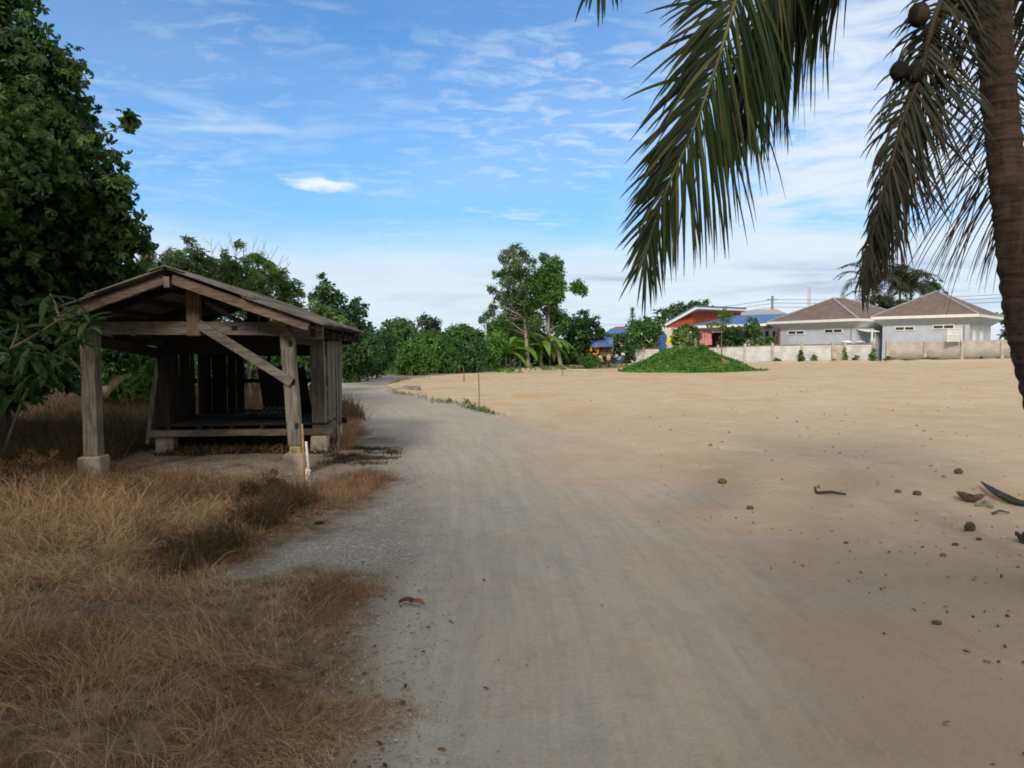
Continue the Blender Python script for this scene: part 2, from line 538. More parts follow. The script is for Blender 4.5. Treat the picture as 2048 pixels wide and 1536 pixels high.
# dry ground beyond and beside the shed
GRASS_B = [(-30, 8.6), (-5.6, 9.0), (-5.7, 14.5), (-3.6, 14.0), (-3.35, 17), (-6.5, 24), (-9.5, 31), (-30, 34)]
ctr = np.array([((l[0] + r[0]) / 2, (l[1] + r[1]) / 2) for l, r in zip(
    [(-0.9, -6)] + LEFT[1:], [(1.7, -6)] + RIGHT[::-1][1:])])


def flow(x, y):
    best = np.full(x.shape, 1e9); ac = np.zeros(x.shape); al = np.zeros(x.shape); run = 0
    for i in range(len(ctr) - 1):
        ax, ay = ctr[i]; ex, ey = ctr[i + 1] - ctr[i]; L = math.hypot(ex, ey)
        t = ((x - ax) * ex + (y - ay) * ey) / (L * L)
        tc = np.clip(t, 0, 1)
        dx, dy = x - ax - tc * ex, y - ay - tc * ey
        d = np.hypot(dx, dy)
        s_ = np.sign(ex * dy - ey * dx)
        m_ = d < best
        best = np.where(m_, d, best); ac = np.where(m_, -s_ * d, ac); al = np.where(m_, run + tc * L, al)
        run += L
    return ac, al


def build_ground():
    th = np.concatenate([np.arange(-180, -46, 4.0), np.arange(-46, 46, 0.24), np.arange(46, 180, 4.0)])
    th = np.radians(th)
    r = np.concatenate([[0.0, 0.5], np.exp(np.arange(math.log(1.0), math.log(400), 0.0115)), [500, 800, 1500, 3000, 6000]])
    nr, nt = len(r), len(th)
    RR, TT = np.meshgrid(r, th, indexing='ij')
    x = (RR * np.sin(TT)).ravel(); y = (RR * np.cos(TT)).ravel()
    far = np.hypot(x, y)
    dr = sdist(ROAD, x, y); ds = sdist(SAND, x, y); dg = np.maximum(sdist(GRASS_A, x, y), sdist(GRASS_B, x, y))
    nz = fbm(x * 0.9, y * 0.9, 4, 3) - 0.5
    nz2 = fbm(x * 4, y * 4, 3, 9) - 0.5
    wn = 0.12 + 1.7 * sstep(y, 19, 9)          # the near edge between road and lot is worn away
    m_sand = sstep(ds + nz * (0.5 + 2.2 * sstep(y, 20, 9)) + nz2 * 0.25, -wn, wn)
    m_road = sstep(dr + nz * 0.5 + nz2 * 0.3, -0.22, 0.35)
    m_road = np.maximum(m_road, sstep(ds, -3.2, -2.4) * (x > 0) * sstep(y, 22, 14))
    m_dry = sstep(dg + nz * 0.9 + nz2 * 0.5, -0.45, 0.15)
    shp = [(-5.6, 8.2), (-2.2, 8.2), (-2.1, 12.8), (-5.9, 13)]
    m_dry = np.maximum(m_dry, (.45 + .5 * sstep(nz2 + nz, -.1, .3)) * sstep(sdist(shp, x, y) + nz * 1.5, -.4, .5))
    gpoly = [(-9.5, 31.5), (-10, 37), (-9, 42), (-5.6, 45.5), (-2, 49.2), (4, 52.4), (14, 55.4), (14, 90), (-60, 90), (-60, 30)]
    m_green = sstep(sdist(gpoly, x, y) + nz * 0.6, -0.3, 0.3)
    m_green = np.maximum(m_green, sstep(far, 95, 110))
    ac, al = flow(x, y)
    z = terrain(x, y)
    near = 1 - sstep(far, 60, 120)
    z = z + micro(x, y)
    z += near * m_sand * (fbm(x * 1.1, y * 1.1 , 4, 21) - 0.5) * 0.022
    edge = np.exp(-((ds - 0.35) / 0.35) ** 2) * sstep(y, 17, 22)
    z += edge * 0.06 * near
    # spoil ridge at the far rim of the lot
    rim = np.exp(-((ds - 0.8) / 0.7) ** 2) * sstep(y, 44, 50) * sstep(x, -2, 2)
    z += rim * (0.10 + 0.35 * (fbm(x * 0.8, y * 0.8, 4, 31) - 0.3)) * near
    # wheel tracks
    z -= near * m_road * 0.018 * (np.exp(-((ac - 0.75) / 0.22) ** 2) + np.exp(-((ac + 0.75) / 0.22) ** 2))
    V = np.stack([x, y, z], 1)
    i = np.arange(nr - 1)[:, None] * nt + np.arange(nt)[None, :]
    j = np.arange(nr - 1)[:, None] * nt + (np.arange(nt)[None, :] + 1) % nt
    Fa = np.stack([i, i + nt, j + nt, j], -1).reshape(-1, 4)
    cls = np.where(m_sand > 0.5, 2, np.where(m_road > 0.5, 1, 0))
    fc = cls[Fa[:, 0]]
    m_, t, bs = new_mat('earth')
    oc = t.node('ShaderNodeTexCoord').outputs['Object']
    fl = t.attr('flow', 1)
    ar, as_, ad, ag = t.attr('m_road'), t.attr('m_sand'), t.attr('m_dry'), t.attr('m_green')
    n_f = t.noise(oc, 55, 4, 0.7); n_m = t.noise(oc, 7, 5, 0.6); n_l = t.noise(oc, 0.8, 5, 0.62, 0.3)
    n_x = t.noise(oc, 0.22, 4, 0.55)
    st = t.noise(t.vm('MULTIPLY', fl, (5.0, 0.32, 1)), 1.6, 5, 0.62, 0.2)
    stf = t.noise(t.vm('MULTIPLY', fl, (18.0, 0.8, 1)), 2.0, 3, 0.6)
    # gravel shoulder
    vor = t.node('ShaderNodeTexVoronoi'); t.l.new(oc, vor.inputs['Vector']); vor.inputs['Scale'].default_value = 42
    gcol = t.mix(t.ss(t.m('ADD', t.m('MULTIPLY', vor.outputs['Distance'], 0.5), t.m('MULTIPLY', n_f, 0.6)), 0.25, 0.75), (0.15, 0.142, 0.125), (0.325, 0.31, 0.28))
    vs = t.node('ShaderNodeSeparateColor'); t.l.new(vor.outputs['Color'], vs.inputs[0])
    gcol = t.mix(t.m('MULTIPLY', t.ss(vs.outputs[0], 0.82, 0.95), 0.5), gcol, (0.50, 0.48, 0.45))
    gcol = t.mix(t.m('MULTIPLY', t.ss(n_l, 0.42, 0.66), 0.45), gcol, (0.24, 0.20, 0.15))
    # compacted road
    rc = t.mix(t.ss(st, 0.30, 0.72), (0.325, 0.312, 0.275), (0.40, 0.372, 0.318))
    rc = t.mix(t.m('MULTIPLY', t.ss(n_l, 0.44, 0.66), 0.55), rc, (0.37, 0.30, 0.225))
    rc = t.mix(t.m('MULTIPLY', t.ss(t.noise(oc, 2.2, 6, 0.72, 0.5), 0.52, 0.68), 0.32), rc, (0.25, 0.235, 0.205))
    rc = t.mix(t.m('MULTIPLY', t.ss(stf, 0.5, 0.7), 0.34), rc, (0.44, 0.41, 0.365))
    rc = t.mix(t.m('MULTIPLY', t.ss(n_f, 0.5, 0.75), 0.35), rc, (0.19, 0.175, 0.15))
    rc = t.mix(t.m('MULTIPLY', t.ss(n_m, 0.5, 0.72), 0.28), rc, (0.22, 0.20, 0.17))
    # sandy lot
    sc_ = t.mix(t.ss(n_l, 0.32, 0.68), (0.475, 0.368, 0.238), (0.53, 0.435, 0.30))
    sc_ = t.mix(t.m('MULTIPLY', t.ss(t.noise(t.vm('MULTIPLY', oc, (1.2, 0.8, 1)), 0.42, 6, 0.68, 0.8), 0.47, 0.68), 0.72), sc_, (0.49, 0.30, 0.145))
    sc_ = t.mix(t.m('MULTIPLY', t.ss(n_x, 0.45, 0.65), 0.5), sc_, (0.51, 0.445, 0.345))
    sc_ = t.mix(t.m('MULTIPLY', t.ss(n_m, 0.55, 0.75), 0.28), sc_, (0.36, 0.255, 0.165))
    sc_ = t.mix(t.m('MULTIPLY', t.ss(t.noise(oc, 7.0, 5, 0.75), 0.60, 0.70), 0.5), sc_, (0.27, 0.20, 0.145))
    # the mixed ground near the road
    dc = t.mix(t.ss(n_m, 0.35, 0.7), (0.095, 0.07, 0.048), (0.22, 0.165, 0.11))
    gr = t.mix(t.ss(n_m, 0.35, 0.65), (0.045, 0.075, 0.02), (0.12, 0.15, 0.05))
    c = gcol
    c = t.mix(ar, c, rc)
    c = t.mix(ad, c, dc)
    c = t.mix(ag, c, gr)
    c = t.mix(ar, c, rc)
    sc_ = t.mix(t.m('MULTIPLY', t.m('MULTIPLY', ar, as_), 0.55), sc_, (0.40, 0.32, 0.235))
    sc_ = t.mix(t.m('MULTIPLY', t.ss(t.noise(oc, 2.6, 6, 0.72, 0.4), 0.50, 0.66), 0.42), sc_, (0.385, 0.27, 0.17))
    sc_ = t.mix(t.m('MULTIPLY', t.ss(t.noise(oc, 1.3, 6, 0.7, 0.9), 0.54, 0.70), 0.40), sc_, (0.60, 0.52, 0.41))
    sc_ = t.mix(t.m('MULTIPLY', t.m('MULTIPLY', as_, t.m('SUBTRACT', 1.0, as_)), t.m('MULTIPLY', t.ss(n_l, 0.35, 0.6), 2.6), clamp=True), sc_, (0.40, 0.255, 0.165))
    # sand blends in streaks along the traffic where cars have carried it
    ms = t.m('ADD', as_, t.m('MULTIPLY', t.m('SUBTRACT', st, 0.5), t.m('MULTIPLY', t.m('MULTIPLY', as_, t.m('SUBTRACT', 1.0, as_)), 4.0)), clamp=True)
    c = t.mix(ms, c, sc_)
    t.put(bs.inputs['Base Color'], c)
    bs.inputs['Roughness'].default_value = 0.95
    bs.inputs['Specular IOR Level'].default_value = 0.12
    h = t.m('ADD', t.m('ADD', t.m('MULTIPLY', n_f, 0.35), t.m('MULTIPLY', vor.outputs['Distance'], 0.5)), t.m('MULTIPLY', n_m, 2.2))
    t.l.new(t.bump(h, 0.5, 0.022), bs.inputs['Normal'])
    at = dict(m_road=m_road, m_sand=m_sand, m_dry=m_dry, m_green=m_green)
    fv = np.stack([ac, al, np.zeros_like(ac)], 1)
    for k, nm in ((0, 'ground'), (1, 'road'), (2, 'sand_lot')):
        ff = Fa[fc == k]
        used = np.unique(ff); remap = np.zeros(len(V), np.int32); remap[used] = np.arange(len(used))
        o = mesh_np(nm, V[used], remap[ff], m_, attrs={q: v[used] for q, v in at.items()}, vec={'flow': fv[used]}, smooth=True)
        tag(o, kind='structure')


build_ground()


def nrm(v):
    return v / (np.linalg.norm(v, axis=-1, keepdims=True) + 1e-9)


def frames(d, up):
    """rotation matrices whose x axis is d and z axis near up"""
    d = nrm(d); yv = nrm(np.cross(up, d)); zv = np.cross(d, yv)
    return np.stack([d, yv, zv], -1)


def scatter(TV, TF, pos, Rm, sc, tint):
    n, k = len(pos), len(TV)
    if np.ndim(sc) == 1: sc = sc[:, None, None]
    else: sc = sc[:, None, :]
    V = pos[:, None, :] + np.einsum('nij,nkj->nki', Rm, TV[None] * sc)
    Fa = (TF[None] + (np.arange(n) * k)[:, None, None]).reshape(-1, TF.shape[1])
    return V.reshape(-1, 3), Fa, np.repeat(tint, k)


LEAF = (np.array([(0, 0, 0), (0.3, 0.16, 0.04), (0.72, 0.2, 0.03), (1, 0, -0.12), (0.72, -0.2, 0.03), (0.3, -0.16, 0.04)]), np.array([(0, 1, 2, 3), (0, 3, 4, 5)]))
LANCE = (np.array([(0, 0, 0), (0.3, 0.09, 0.03), (0.7, 0.08, -0.02), (1, 0, -0.2), (0.7, -0.08, -0.02), (0.3, -0.09, 0.03)]), np.array([(0, 1, 2, 3), (0, 3, 4, 5)]))
DIAM = (np.array([(0, 0, 0), (0.5, 0.3, 0.06), (1, 0, -0.05), (0.5, -0.3, 0.06)]), np.array([(0, 1, 2, 3)]))


def rosette(leaf, k=7, droop=0.35):
    Vs, Fs = [], []
    for i in range(k):
        a_ = 2 * math.pi * i / k + 0.3 * math.sin(i * 5.1); dr = droop * (0.7 + 0.5 * ((i * 37) % 10) / 10)
        s_ = 0.8 + 0.3 * ((i * 53) % 10) / 10
        v = leaf[0] * s_
        x, y, z = v[:, 0], v[:, 1], v[:, 2]
        x2 = x * math.cos(dr) + z * math.sin(dr); z2 = -x * math.sin(dr) + z * math.cos(dr)
        Vs.append(np.stack([x2 * math.cos(a_) - y * math.sin(a_), x2 * math.sin(a_) + y * math.cos(a_), z2], 1))
        Fs.append(leaf[1] + i * len(v))
    return np.concatenate(Vs), np.concatenate(Fs)


ROS = rosette(LEAF, 7, 0.55)
ROSL = rosette(LANCE, 7, 0.35)


def leaf_cloud(lobes, size, cov, tmpl, up=0.5, clump=0.38, flat=0.8, per=14, squash=1.0, fill=0.45):
    """lobes: (cx,cy,cz,r). returns V,F,tint"""
    Ps, Ns, Ts, Ss = [], [], [], []
    larea = 0.25 * size * size * (1 if tmpl[1].shape[0] < 4 else 4.5)
    for (cx, cy, cz, r) in lobes:
        n = max(12, int(cov * 4 * math.pi * r * r / larea))
        nc = max(3, n // per)
        dirs = nrm(rng.normal(size=(nc, 3)))
        rad = r * (fill + (1.05 - fill) * rng.random(nc) ** 0.6)
        cc = np.array([cx, cy, cz]) + dirs * rad[:, None] * np.array([1, 1, squash])
        ct = rng.random(nc)
        idx = rng.integers(0, nc, n)
        off = np.clip(rng.normal(size=(n, 3)), -1.7, 1.7) * (clump * r * 0.5) * np.array([1, 1, flat])
        p = cc[idx] + off
        out = nrm(p - np.array([cx, cy, cz]))
        nn = nrm(out * 0.55 + np.array([0, 0, up]) + rng.normal(size=(n, 3)) * 0.45)
        Ps.append(p); Ns.append(nn)
        Ts.append(np.clip(ct[idx] * 0.6 + rng.random(n) * 0.4, 0, 1)); Ss.append(size * rng.uniform(0.65, 1.25, n))
    p = np.concatenate(Ps); nn = np.concatenate(Ns); tt = np.concatenate(Ts); ss_ = np.concatenate(Ss)
    d = nrm(np.cross(nn, rng.normal(size=nn.shape)) + np.array([0, 0, -0.25]))
    return scatter(tmpl[0], tmpl[1], p, frames(d, nn), ss_, tt)


def limb(mb, a_, b_, r0, r1, sag=0.12, n=6, sides=7):
    a_, b_ = Vector(a_), Vector(b_); L = (b_ - a_).length
    o1 = Vector((random.uniform(-1, 1), random.uniform(-1, 1), random.uniform(-0.5, 1))) * sag * L
    pts = []; rr = []
    for i in range(n + 1):
        t = i / n
        pts.append(a_.lerp(b_, t) + o1 * math.sin(math.pi * t) + Vector((random.uniform(-1, 1), random.uniform(-1, 1), 0)) * 0.012 * L * (0 < i < n))
        rr.append(r0 + (r1 - r0) * t)
    mb.tube(pts, rr, sides)
    return pts


def tree(name, label, cat, base, lobes, mat, leaf=0.2, cov=1.6, tmpl=LEAF, trunk=None, tr=0.12, bark='bark', group=None, twigs=2, **kw):
    """base: (x,y,z) world; lobes world; trunk: list of points"""
    root = thing(name, label, cat, base, group)
    V, Fa, ti = leaf_cloud(lobes, leaf, cov, tmpl, **kw)
    mesh_np('crown', V, Fa, M[mat], root, attrs={'tint': ti})
    mb = MB()
    b = Vector(base)
    c = sum((Vector(l[:3]) for l in lobes), Vector()) / len(lobes)
    if trunk is None:
        top = b.lerp(Vector((c.x, c.y, c.z)), 0.75)
        trunk = [b, b.lerp(top, 0.5) + Vector((random.uniform(-1, 1) * tr, random.uniform(-1, 1) * tr, 0)), top]
    tp = [Vector(q) for q in trunk]
    mb.tube([tp[0] - Vector((0, 0, 0.15))] + tp, [tr * 1.35] + [tr * (1 - 0.6 * i / (len(tp) - 1)) for i in range(len(tp))], 9, 0.05)
    for l in lobes:
        lc = Vector(l[:3])
        k = min(range(len(tp)), key=lambda i: (tp[i] - lc).length + (2.0 if tp[i].z > lc.z else 0) + (3 if i == 0 and len(tp) > 2 else 0))
        limb(mb, tp[k], lc, tr * 0.38, tr * 0.10, 0.1)
        for q in range(twigs):
            e_ = lc + Vector(nrm(rng.normal(size=3))) * l[3] * 0.85
            limb(mb, lc.lerp(tp[k], 0.25 * random.random()), e_, tr * 0.12, tr * 0.04, 0.15, 4, 5)
    mb.build('trunk', M[bark], root, smooth=True)
    return root


def pxl(lst, d, dj=0.0, ysc=1.0):
    out = []
    for i, q in enumerate(lst):
        dd = d + (q[3] if len(q) > 3 else random.uniform(-dj, dj))
        p = P(q[0], q[1], dd); out.append((p.x, p.y, p.z, q[2] * dd / F))
    return out


def gz(x, y):
    return float(terrain(x, y))


# ================================================================== THE SHED
SH = thing('open_wooden_shed', 'old open weathered timber shed with corrugated gable roof on concrete footings left of the road', 'shed', (-3.9, 9.0, 0))
_a = R_(5.8)


def S(t, s, h):
    return Vector((-2.77 - math.cos(_a) * t - math.sin(_a) * s, 9.05 - math.sin(_a) * t + math.cos(_a) * s, h))


UX = -(S(1, 0, 0) - S(0, 0, 0)); UY = S(0, 1, 0) - S(0, 0, 0)
SRZ = math.atan2(UX.y, UX.x)
RT, RH = 1.32, 2.50        # ridge position and height (underside of sheets)


def rz_(t):
    return RH - (0.345 if t < RT else 0.375) * abs(t - RT)


W2 = 2.46
posts = [  # t bottom, s, t top, s top, height, size, mat
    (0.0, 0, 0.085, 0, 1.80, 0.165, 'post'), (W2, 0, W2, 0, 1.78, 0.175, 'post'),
    (0.0, 1.85, 0.02, 1.85, 1.80, 0.20, 'side_board'), (2.30, 1.95, 2.30, 1.95, 1.62, 0.17, 'shaded_wood'),
    (0.02, 3.5, 0.02, 3.5, 1.72, 0.15, 'shaded_wood'), (2.25, 3.55, 2.25, 3.55, 1.62, 0.15, 'shaded_wood')]
for i, (tb, s0, tt_, s1, hh, sz, mt) in enumerate(posts):
    hb = 0.36 if i in (0,) else (0.27 if i == 1 else 0.27)
    p0, p1 = S(tb, s0, hb), S(tt_, s1, hh)
    mb = MB().beam(p0, p1, sz, sz, up=UY, jit=0.004, seg=5)
    po = mb.build('post', M[mt], SH, bevel=0.008)
    fw = 0.27 if i < 2 else 0.25
    MB().hexa([S(tb + fw / 2 + .01, s0 - fw / 2, -0.2), S(tb - fw / 2 - .01, s0 - fw / 2, -0.2), S(tb - fw / 2 - .01, s0 + fw / 2, -0.2), S(tb + fw / 2 + .01, s0 + fw / 2, -0.2),
               S(tb + fw / 2, s0 - fw / 2, 0.265), S(tb - fw / 2, s0 - fw / 2, 0.27), S(tb - fw / 2, s0 + fw / 2, 0.268), S(tb + fw / 2, s0 + fw / 2, 0.262)]).build('footing', M['footing'], SH, bevel=0.018)
    if i == 0:
        MB().beam(S(tb, s0, 0.25), S(tb, s0, 0.358), 0.135, 0.135, up=UY, jit=0.003).build('post_base', M['neck'], SH)
        for hh_ in (0.62, 1.18, 1.66):
            q = S(tb + 0.085 * (hh_ - .36) / 1.45 - 0.045, s0 - 0.0845, hh_)
            MB().box(q, 0.045, 0.012, 0.07, SRZ).build('mortise_shade', M['black'], po)  # raised black box stands in for the shade of a mortise hole
# tie beams
MB().beam(S(2.78, 0, 1.855), S(0.42, -0.012, 1.852), 0.085, 0.165, jit=0.004, seg=8).build('tie_beam', M['beam'], SH, bevel=0.006)
MB().beam(S(0.42, -0.01, 1.855), S(-0.36, 0.0, 1.80), 0.085, 0.17, jit=0.003, seg=3).build('tie_beam', M['beam'], SH, bevel=0.006)
MB().box(S(0.72, -0.06, 1.86), 0.06, 0.02, 0.05, SRZ).build('mortise_shade', M['black'], SH)  # black block for the shaded hole in the tie beam
for s0, h0 in ((1.95, 1.80), (3.5, 1.76)):
    MB().beam(S(2.7, s0, h0), S(-0.3, s0, h0), 0.09, 0.17, jit=0.004, seg=6).build('tie_beam', M['shaded_wood'], SH, bevel=0.006)
# king posts
MB().beam(S(1.20, -0.065, 1.755), S(1.20, -0.065, 2.36), 0.165, 0.075, up=UY, jit=0.003, seg=3).build('king_post', M['kingpost'], SH, bevel=0.006)
MB().beam(S(1.00, 1.95, 1.86), S(1.00, 1.95, 2.32), 0.15, 0.08, up=UY).build('king_post', M['shaded_wood'], SH)
MB().beam(S(1.2, 3.5, 1.84), S(1.2, 3.5, 2.32), 0.12, 0.08, up=UY).build('king_post', M['shaded_wood'], SH)
# knee braces and struts
MB().beam(S(1.14, -0.085, 1.905), S(0.02, -0.105, 1.17), 0.045, 0.115, jit=0.003, seg=5).build('knee_brace', M['brace'], SH, bevel=0.006)
MB().beam(S(1.13, 0.12, 2.20), S(0.53, 0.14, 1.84), 0.035, 0.055, jit=0.002, seg=3).build('strut', M['beam'], SH)
MB().beam(S(1.0, 1.9, 2.05), S(1.45, 1.9, 1.88), 0.035, 0.06).build('strut', M['shaded_wood'], SH)
MB().beam(S(0.17, -0.08, 1.98), S(0.04, -0.08, 1.74), 0.04, 0.07).build('strut', M['beam'], SH)
# ridge beam and barge rafters
MB().beam(S(RT, -0.58, RH - 0.13), S(RT, 3.95, RH - 0.13), 0.06, 0.13, jit=0.002, seg=6).build('ridge_beam', M['shaded_beam'], SH)
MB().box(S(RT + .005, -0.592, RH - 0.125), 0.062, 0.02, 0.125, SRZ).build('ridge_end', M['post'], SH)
for s0, mt in ((-0.53, 'rafter'), (0.02, 'shaded_wood'), (1.95, 'shaded_wood'), (3.5, 'shaded_wood')):
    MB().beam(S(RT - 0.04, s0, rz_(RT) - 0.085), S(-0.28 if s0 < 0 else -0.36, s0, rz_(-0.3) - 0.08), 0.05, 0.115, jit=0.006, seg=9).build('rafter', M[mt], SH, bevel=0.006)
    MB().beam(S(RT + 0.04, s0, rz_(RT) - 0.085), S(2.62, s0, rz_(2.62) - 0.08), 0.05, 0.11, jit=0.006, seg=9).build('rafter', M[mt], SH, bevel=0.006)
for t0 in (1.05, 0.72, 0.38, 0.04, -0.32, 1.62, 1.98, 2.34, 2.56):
    MB().beam(S(t0, -0.44, rz_(t0) - 0.035), S(t0, 3.92, rz_(t0) - 0.035), 0.05, 0.055, jit=0.003, seg=5).build('purlin', M['shaded_beam'], SH)


def sheet(t0, t1, lift, s0=-0.64, s1=4.05):
    """corrugated sheet from t0 (high) to t1 (low)"""
    ns = 190; nt_ = 5; V = []; Fs = []
    for lay in (0, 1):
        for i in range(nt_ + 1):
            t = t0 + (t1 - t0) * i / nt_
            for k in range(ns + 1):
                s_ = s0 + (s1 - s0) * k / ns
                h = rz_(t) + lift + 0.016 * math.sin(2 * math.pi * s_ / 0.146) + (0.014 if lay else 0.0) + 0.01 * math.sin(s_ * 1.3 + t)
                if i == nt_: h -= 0.004 * math.sin(s_ * 5)
                V.append(tuple(S(t, s_, h)))
    N_ = (nt_ + 1) * (ns + 1)
    ix = lambda l, i, k: l * N_ + i * (ns + 1) + k
    for i in range(nt_):
        for k in range(ns):
            Fs.append((ix(0, i, k), ix(0, i, k + 1), ix(0, i + 1, k + 1), ix(0, i + 1, k)))
            Fs.append((ix(1, i, k), ix(1, i + 1, k), ix(1, i + 1, k + 1), ix(1, i, k + 1)))
    for k in range(ns):
        for i in (0, nt_): Fs.append((ix(0, i, k), ix(0, i, k + 1), ix(1, i, k + 1), ix(1, i, k)))
    for i in range(nt_):
        for k in (0, ns): Fs.append((ix(0, i, k), ix(0, i + 1, k), ix(1, i + 1, k), ix(1, i, k)))
    return mesh_np('roof_sheet', V, Fs, M['sheet'], SH, smooth=False)


sheet(RT - 0.02, 0.33, 0.032)
sheet(0.47, -0.46, 0.010)
sheet(RT + 0.02, 2.22, 0.032)
sheet(2.10, 2.60, 0.010)
mb = MB()
for sg in (-1, 1):
    mb.hexa([S(RT, -0.66, RH + 0.045), S(RT + sg * 0.2, -0.66, RH - 0.02), S(RT + sg * 0.2, 4.07, RH - 0.02), S(RT, 4.07, RH + 0.045),
             S(RT, -0.66, RH + 0.063), S(RT + sg * 0.2, -0.66, RH - 0.002), S(RT + sg * 0.2, 4.07, RH - 0.002), S(RT, 4.07, RH + 0.063)])
mb.build('ridge_cap', M['sheet'], SH, bevel=0.006)
# side plates, the left one sagging towards the back
MB().beam(S(W2 + .02, 0.1, 1.70), S(2.36, 2.0, 1.52), 0.07, 0.13, jit=0.006, seg=6).build('wall_plate', M['shaded_beam'], SH)
MB().beam(S(W2 + .16, 0.0, 1.80), S(2.5, 3.7, 1.62), 0.06, 0.10, jit=0.005, seg=6).build('wall_plate', M['shaded_beam'], SH)
MB().beam(S(0.03, 0.1, 1.73), S(0.03, 3.6, 1.70), 0.08, 0.14, jit=0.004, seg=6).build('wall_plate', M['shaded_beam'], SH)
MB().beam(S(-0.24, -0.05, 1.80), S(-0.24, 3.6, 1.78), 0.06, 0.10, jit=0.004, seg=6).build('wall_plate', M['shaded_beam'], SH)
# dark boards hung under the second tie beam
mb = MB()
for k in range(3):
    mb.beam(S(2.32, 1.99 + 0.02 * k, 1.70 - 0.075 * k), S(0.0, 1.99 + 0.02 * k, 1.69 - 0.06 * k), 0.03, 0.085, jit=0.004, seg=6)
mb.build('header_board', M['shaded_wood'], SH)
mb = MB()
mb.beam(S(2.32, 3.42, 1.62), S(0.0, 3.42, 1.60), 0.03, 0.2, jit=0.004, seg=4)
mb.build('header_board', M['shaded_wood'], SH)
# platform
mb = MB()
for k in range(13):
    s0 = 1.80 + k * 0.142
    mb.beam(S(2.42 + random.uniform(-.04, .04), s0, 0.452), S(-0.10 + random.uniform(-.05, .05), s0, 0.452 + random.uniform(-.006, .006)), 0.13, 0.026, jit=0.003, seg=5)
mb.build('deck', M['shaded_beam'], SH)
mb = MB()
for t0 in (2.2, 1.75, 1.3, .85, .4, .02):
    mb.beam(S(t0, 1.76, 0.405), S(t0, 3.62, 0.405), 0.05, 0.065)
mb.build('joist', M['shaded_beam'], SH)
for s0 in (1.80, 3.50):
    MB().beam(S(2.46, s0, 0.325), S(-0.20, s0, 0.33), 0.11, 0.10, jit=0.006, seg=6).build('floor_beam', M['beam'] if s0 < 2 else M['shaded_wood'], SH, bevel=0.008)
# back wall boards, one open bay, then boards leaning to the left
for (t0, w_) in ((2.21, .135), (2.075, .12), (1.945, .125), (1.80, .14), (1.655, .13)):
    MB().beam(S(t0, 3.6, 0.05), S(t0 + random.uniform(-.012, .012), 3.6, 1.66), w_, 0.022, up=UY, jit=0.003, seg=4).build('wall_board', M['shaded_wood'], SH)
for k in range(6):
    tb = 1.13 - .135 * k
    MB().beam(S(tb, 3.44, 0.46), S(tb + .15, 3.56, 1.26 + random.uniform(-.03, .05)), .138, 0.022, up=UY, jit=0.003, seg=4).build('wall_board', M['shaded_wood'], SH)
MB().beam(S(1.18, 3.58, .46), S(1.14, 3.58, 1.6), .05, .05, up=UY).build('stud', M['shaded_wood'], SH)
MB().beam(S(.28, 3.58, .46), S(.22, 3.58, 1.6), .07, .05, up=UY).build('stud', M['shaded_wood'], SH)
for k in range(3):  # low boards added to keep back light from under the platform
    MB().beam(S(2.35, 3.64, 0.07 + .13 * k), S(-0.05, 3.64, 0.06 + .13 * k), 0.02, 0.125, jit=.003, seg=3).build('light_block_board', M['shaded_wood'], SH)
    MB().beam(S(2.41, 2.05, 0.10 + .12 * k), S(2.41, 3.6, 0.09 + .12 * k), 0.02, 0.11, jit=.003, seg=3).build('light_block_board', M['shaded_wood'], SH)
MB().beam(S(2.3, 3.63, 1.03), S(0.0, 3.63, 1.035), 0.03, 0.07).build('wall_rail', M['shaded_wood'], SH)
MB().beam(S(2.3, 3.63, 1.5), S(0.0, 3.63, 1.5), 0.03, 0.06).build('wall_rail', M['shaded_wood'], SH)
# left wall: thin slats, and leaning strips outside
for k in range(11):
    s0 = 2.10 + k * 0.118
    MB().beam(S(2.33, s0, 0.40), S(2.33 + random.uniform(-.02, .02), s0 + random.uniform(-.02, .02), 1.56), 0.022, random.uniform(.075, .115), up=UY, jit=0.002, seg=3).build('wall_slat', M['shaded_wood'], SH)
MB().beam(S(2.36, 2.0, 1.04), S(2.36, 3.5, 1.04), 0.03, 0.07).build('wall_rail', M['shaded_wood'], SH)
for k in range(3):
    MB().beam(S(2.56 - .03 * k, 1.88 + .07 * k, 0.16), S(2.37, 1.88 + .07 * k, 1.45), 0.06, 0.02, up=UY).build('leaning_slat', M['side_board'], SH)
# right wall: grey vertical boards seen edge on
for k in range(10):
    s0 = 2.02 + k * 0.155
    top = 1.86 - 0.012 * k
    MB().beam(S(-0.11 + random.uniform(-.02, .015), s0, 0.10 + random.uniform(0, .25)), S(-0.115 + random.uniform(-.012, .012), s0 + random.uniform(-.03, .03), top), 0.022, random.uniform(.09, .145), up=UY,
              jit=0.004, seg=4).build('wall_board', M['side_board'], SH)
MB().beam(S(-0.06, 1.96, 1.04), S(-0.06, 3.6, 1.04), 0.04, 0.07).build('wall_rail', M['shaded_wood'], SH)
MB().beam(S(-0.26, 1.96, 0.02), S(-0.24, 1.98, 0.42), 0.03, 0.03).build('side_prop', M['twig'], SH)
MB().tube([S(-0.13, 2.2, .62), S(-0.33, 2.15, .66), S(-.36, 2.1, .70)], .006, 5).build('bent_wire', M['clod_red'] if 'clod_red' in M else M['twig'], SH)
# rafters' lower tails at the right eave
for s0 in (0.5, 1.1, 1.7, 2.3, 2.9, 3.5):
    MB().beam(S(0.0, s0, 1.89), S(-0.42, s0, 1.76), 0.05, 0.075).build('rafter_tail', M['shaded_beam'], SH)
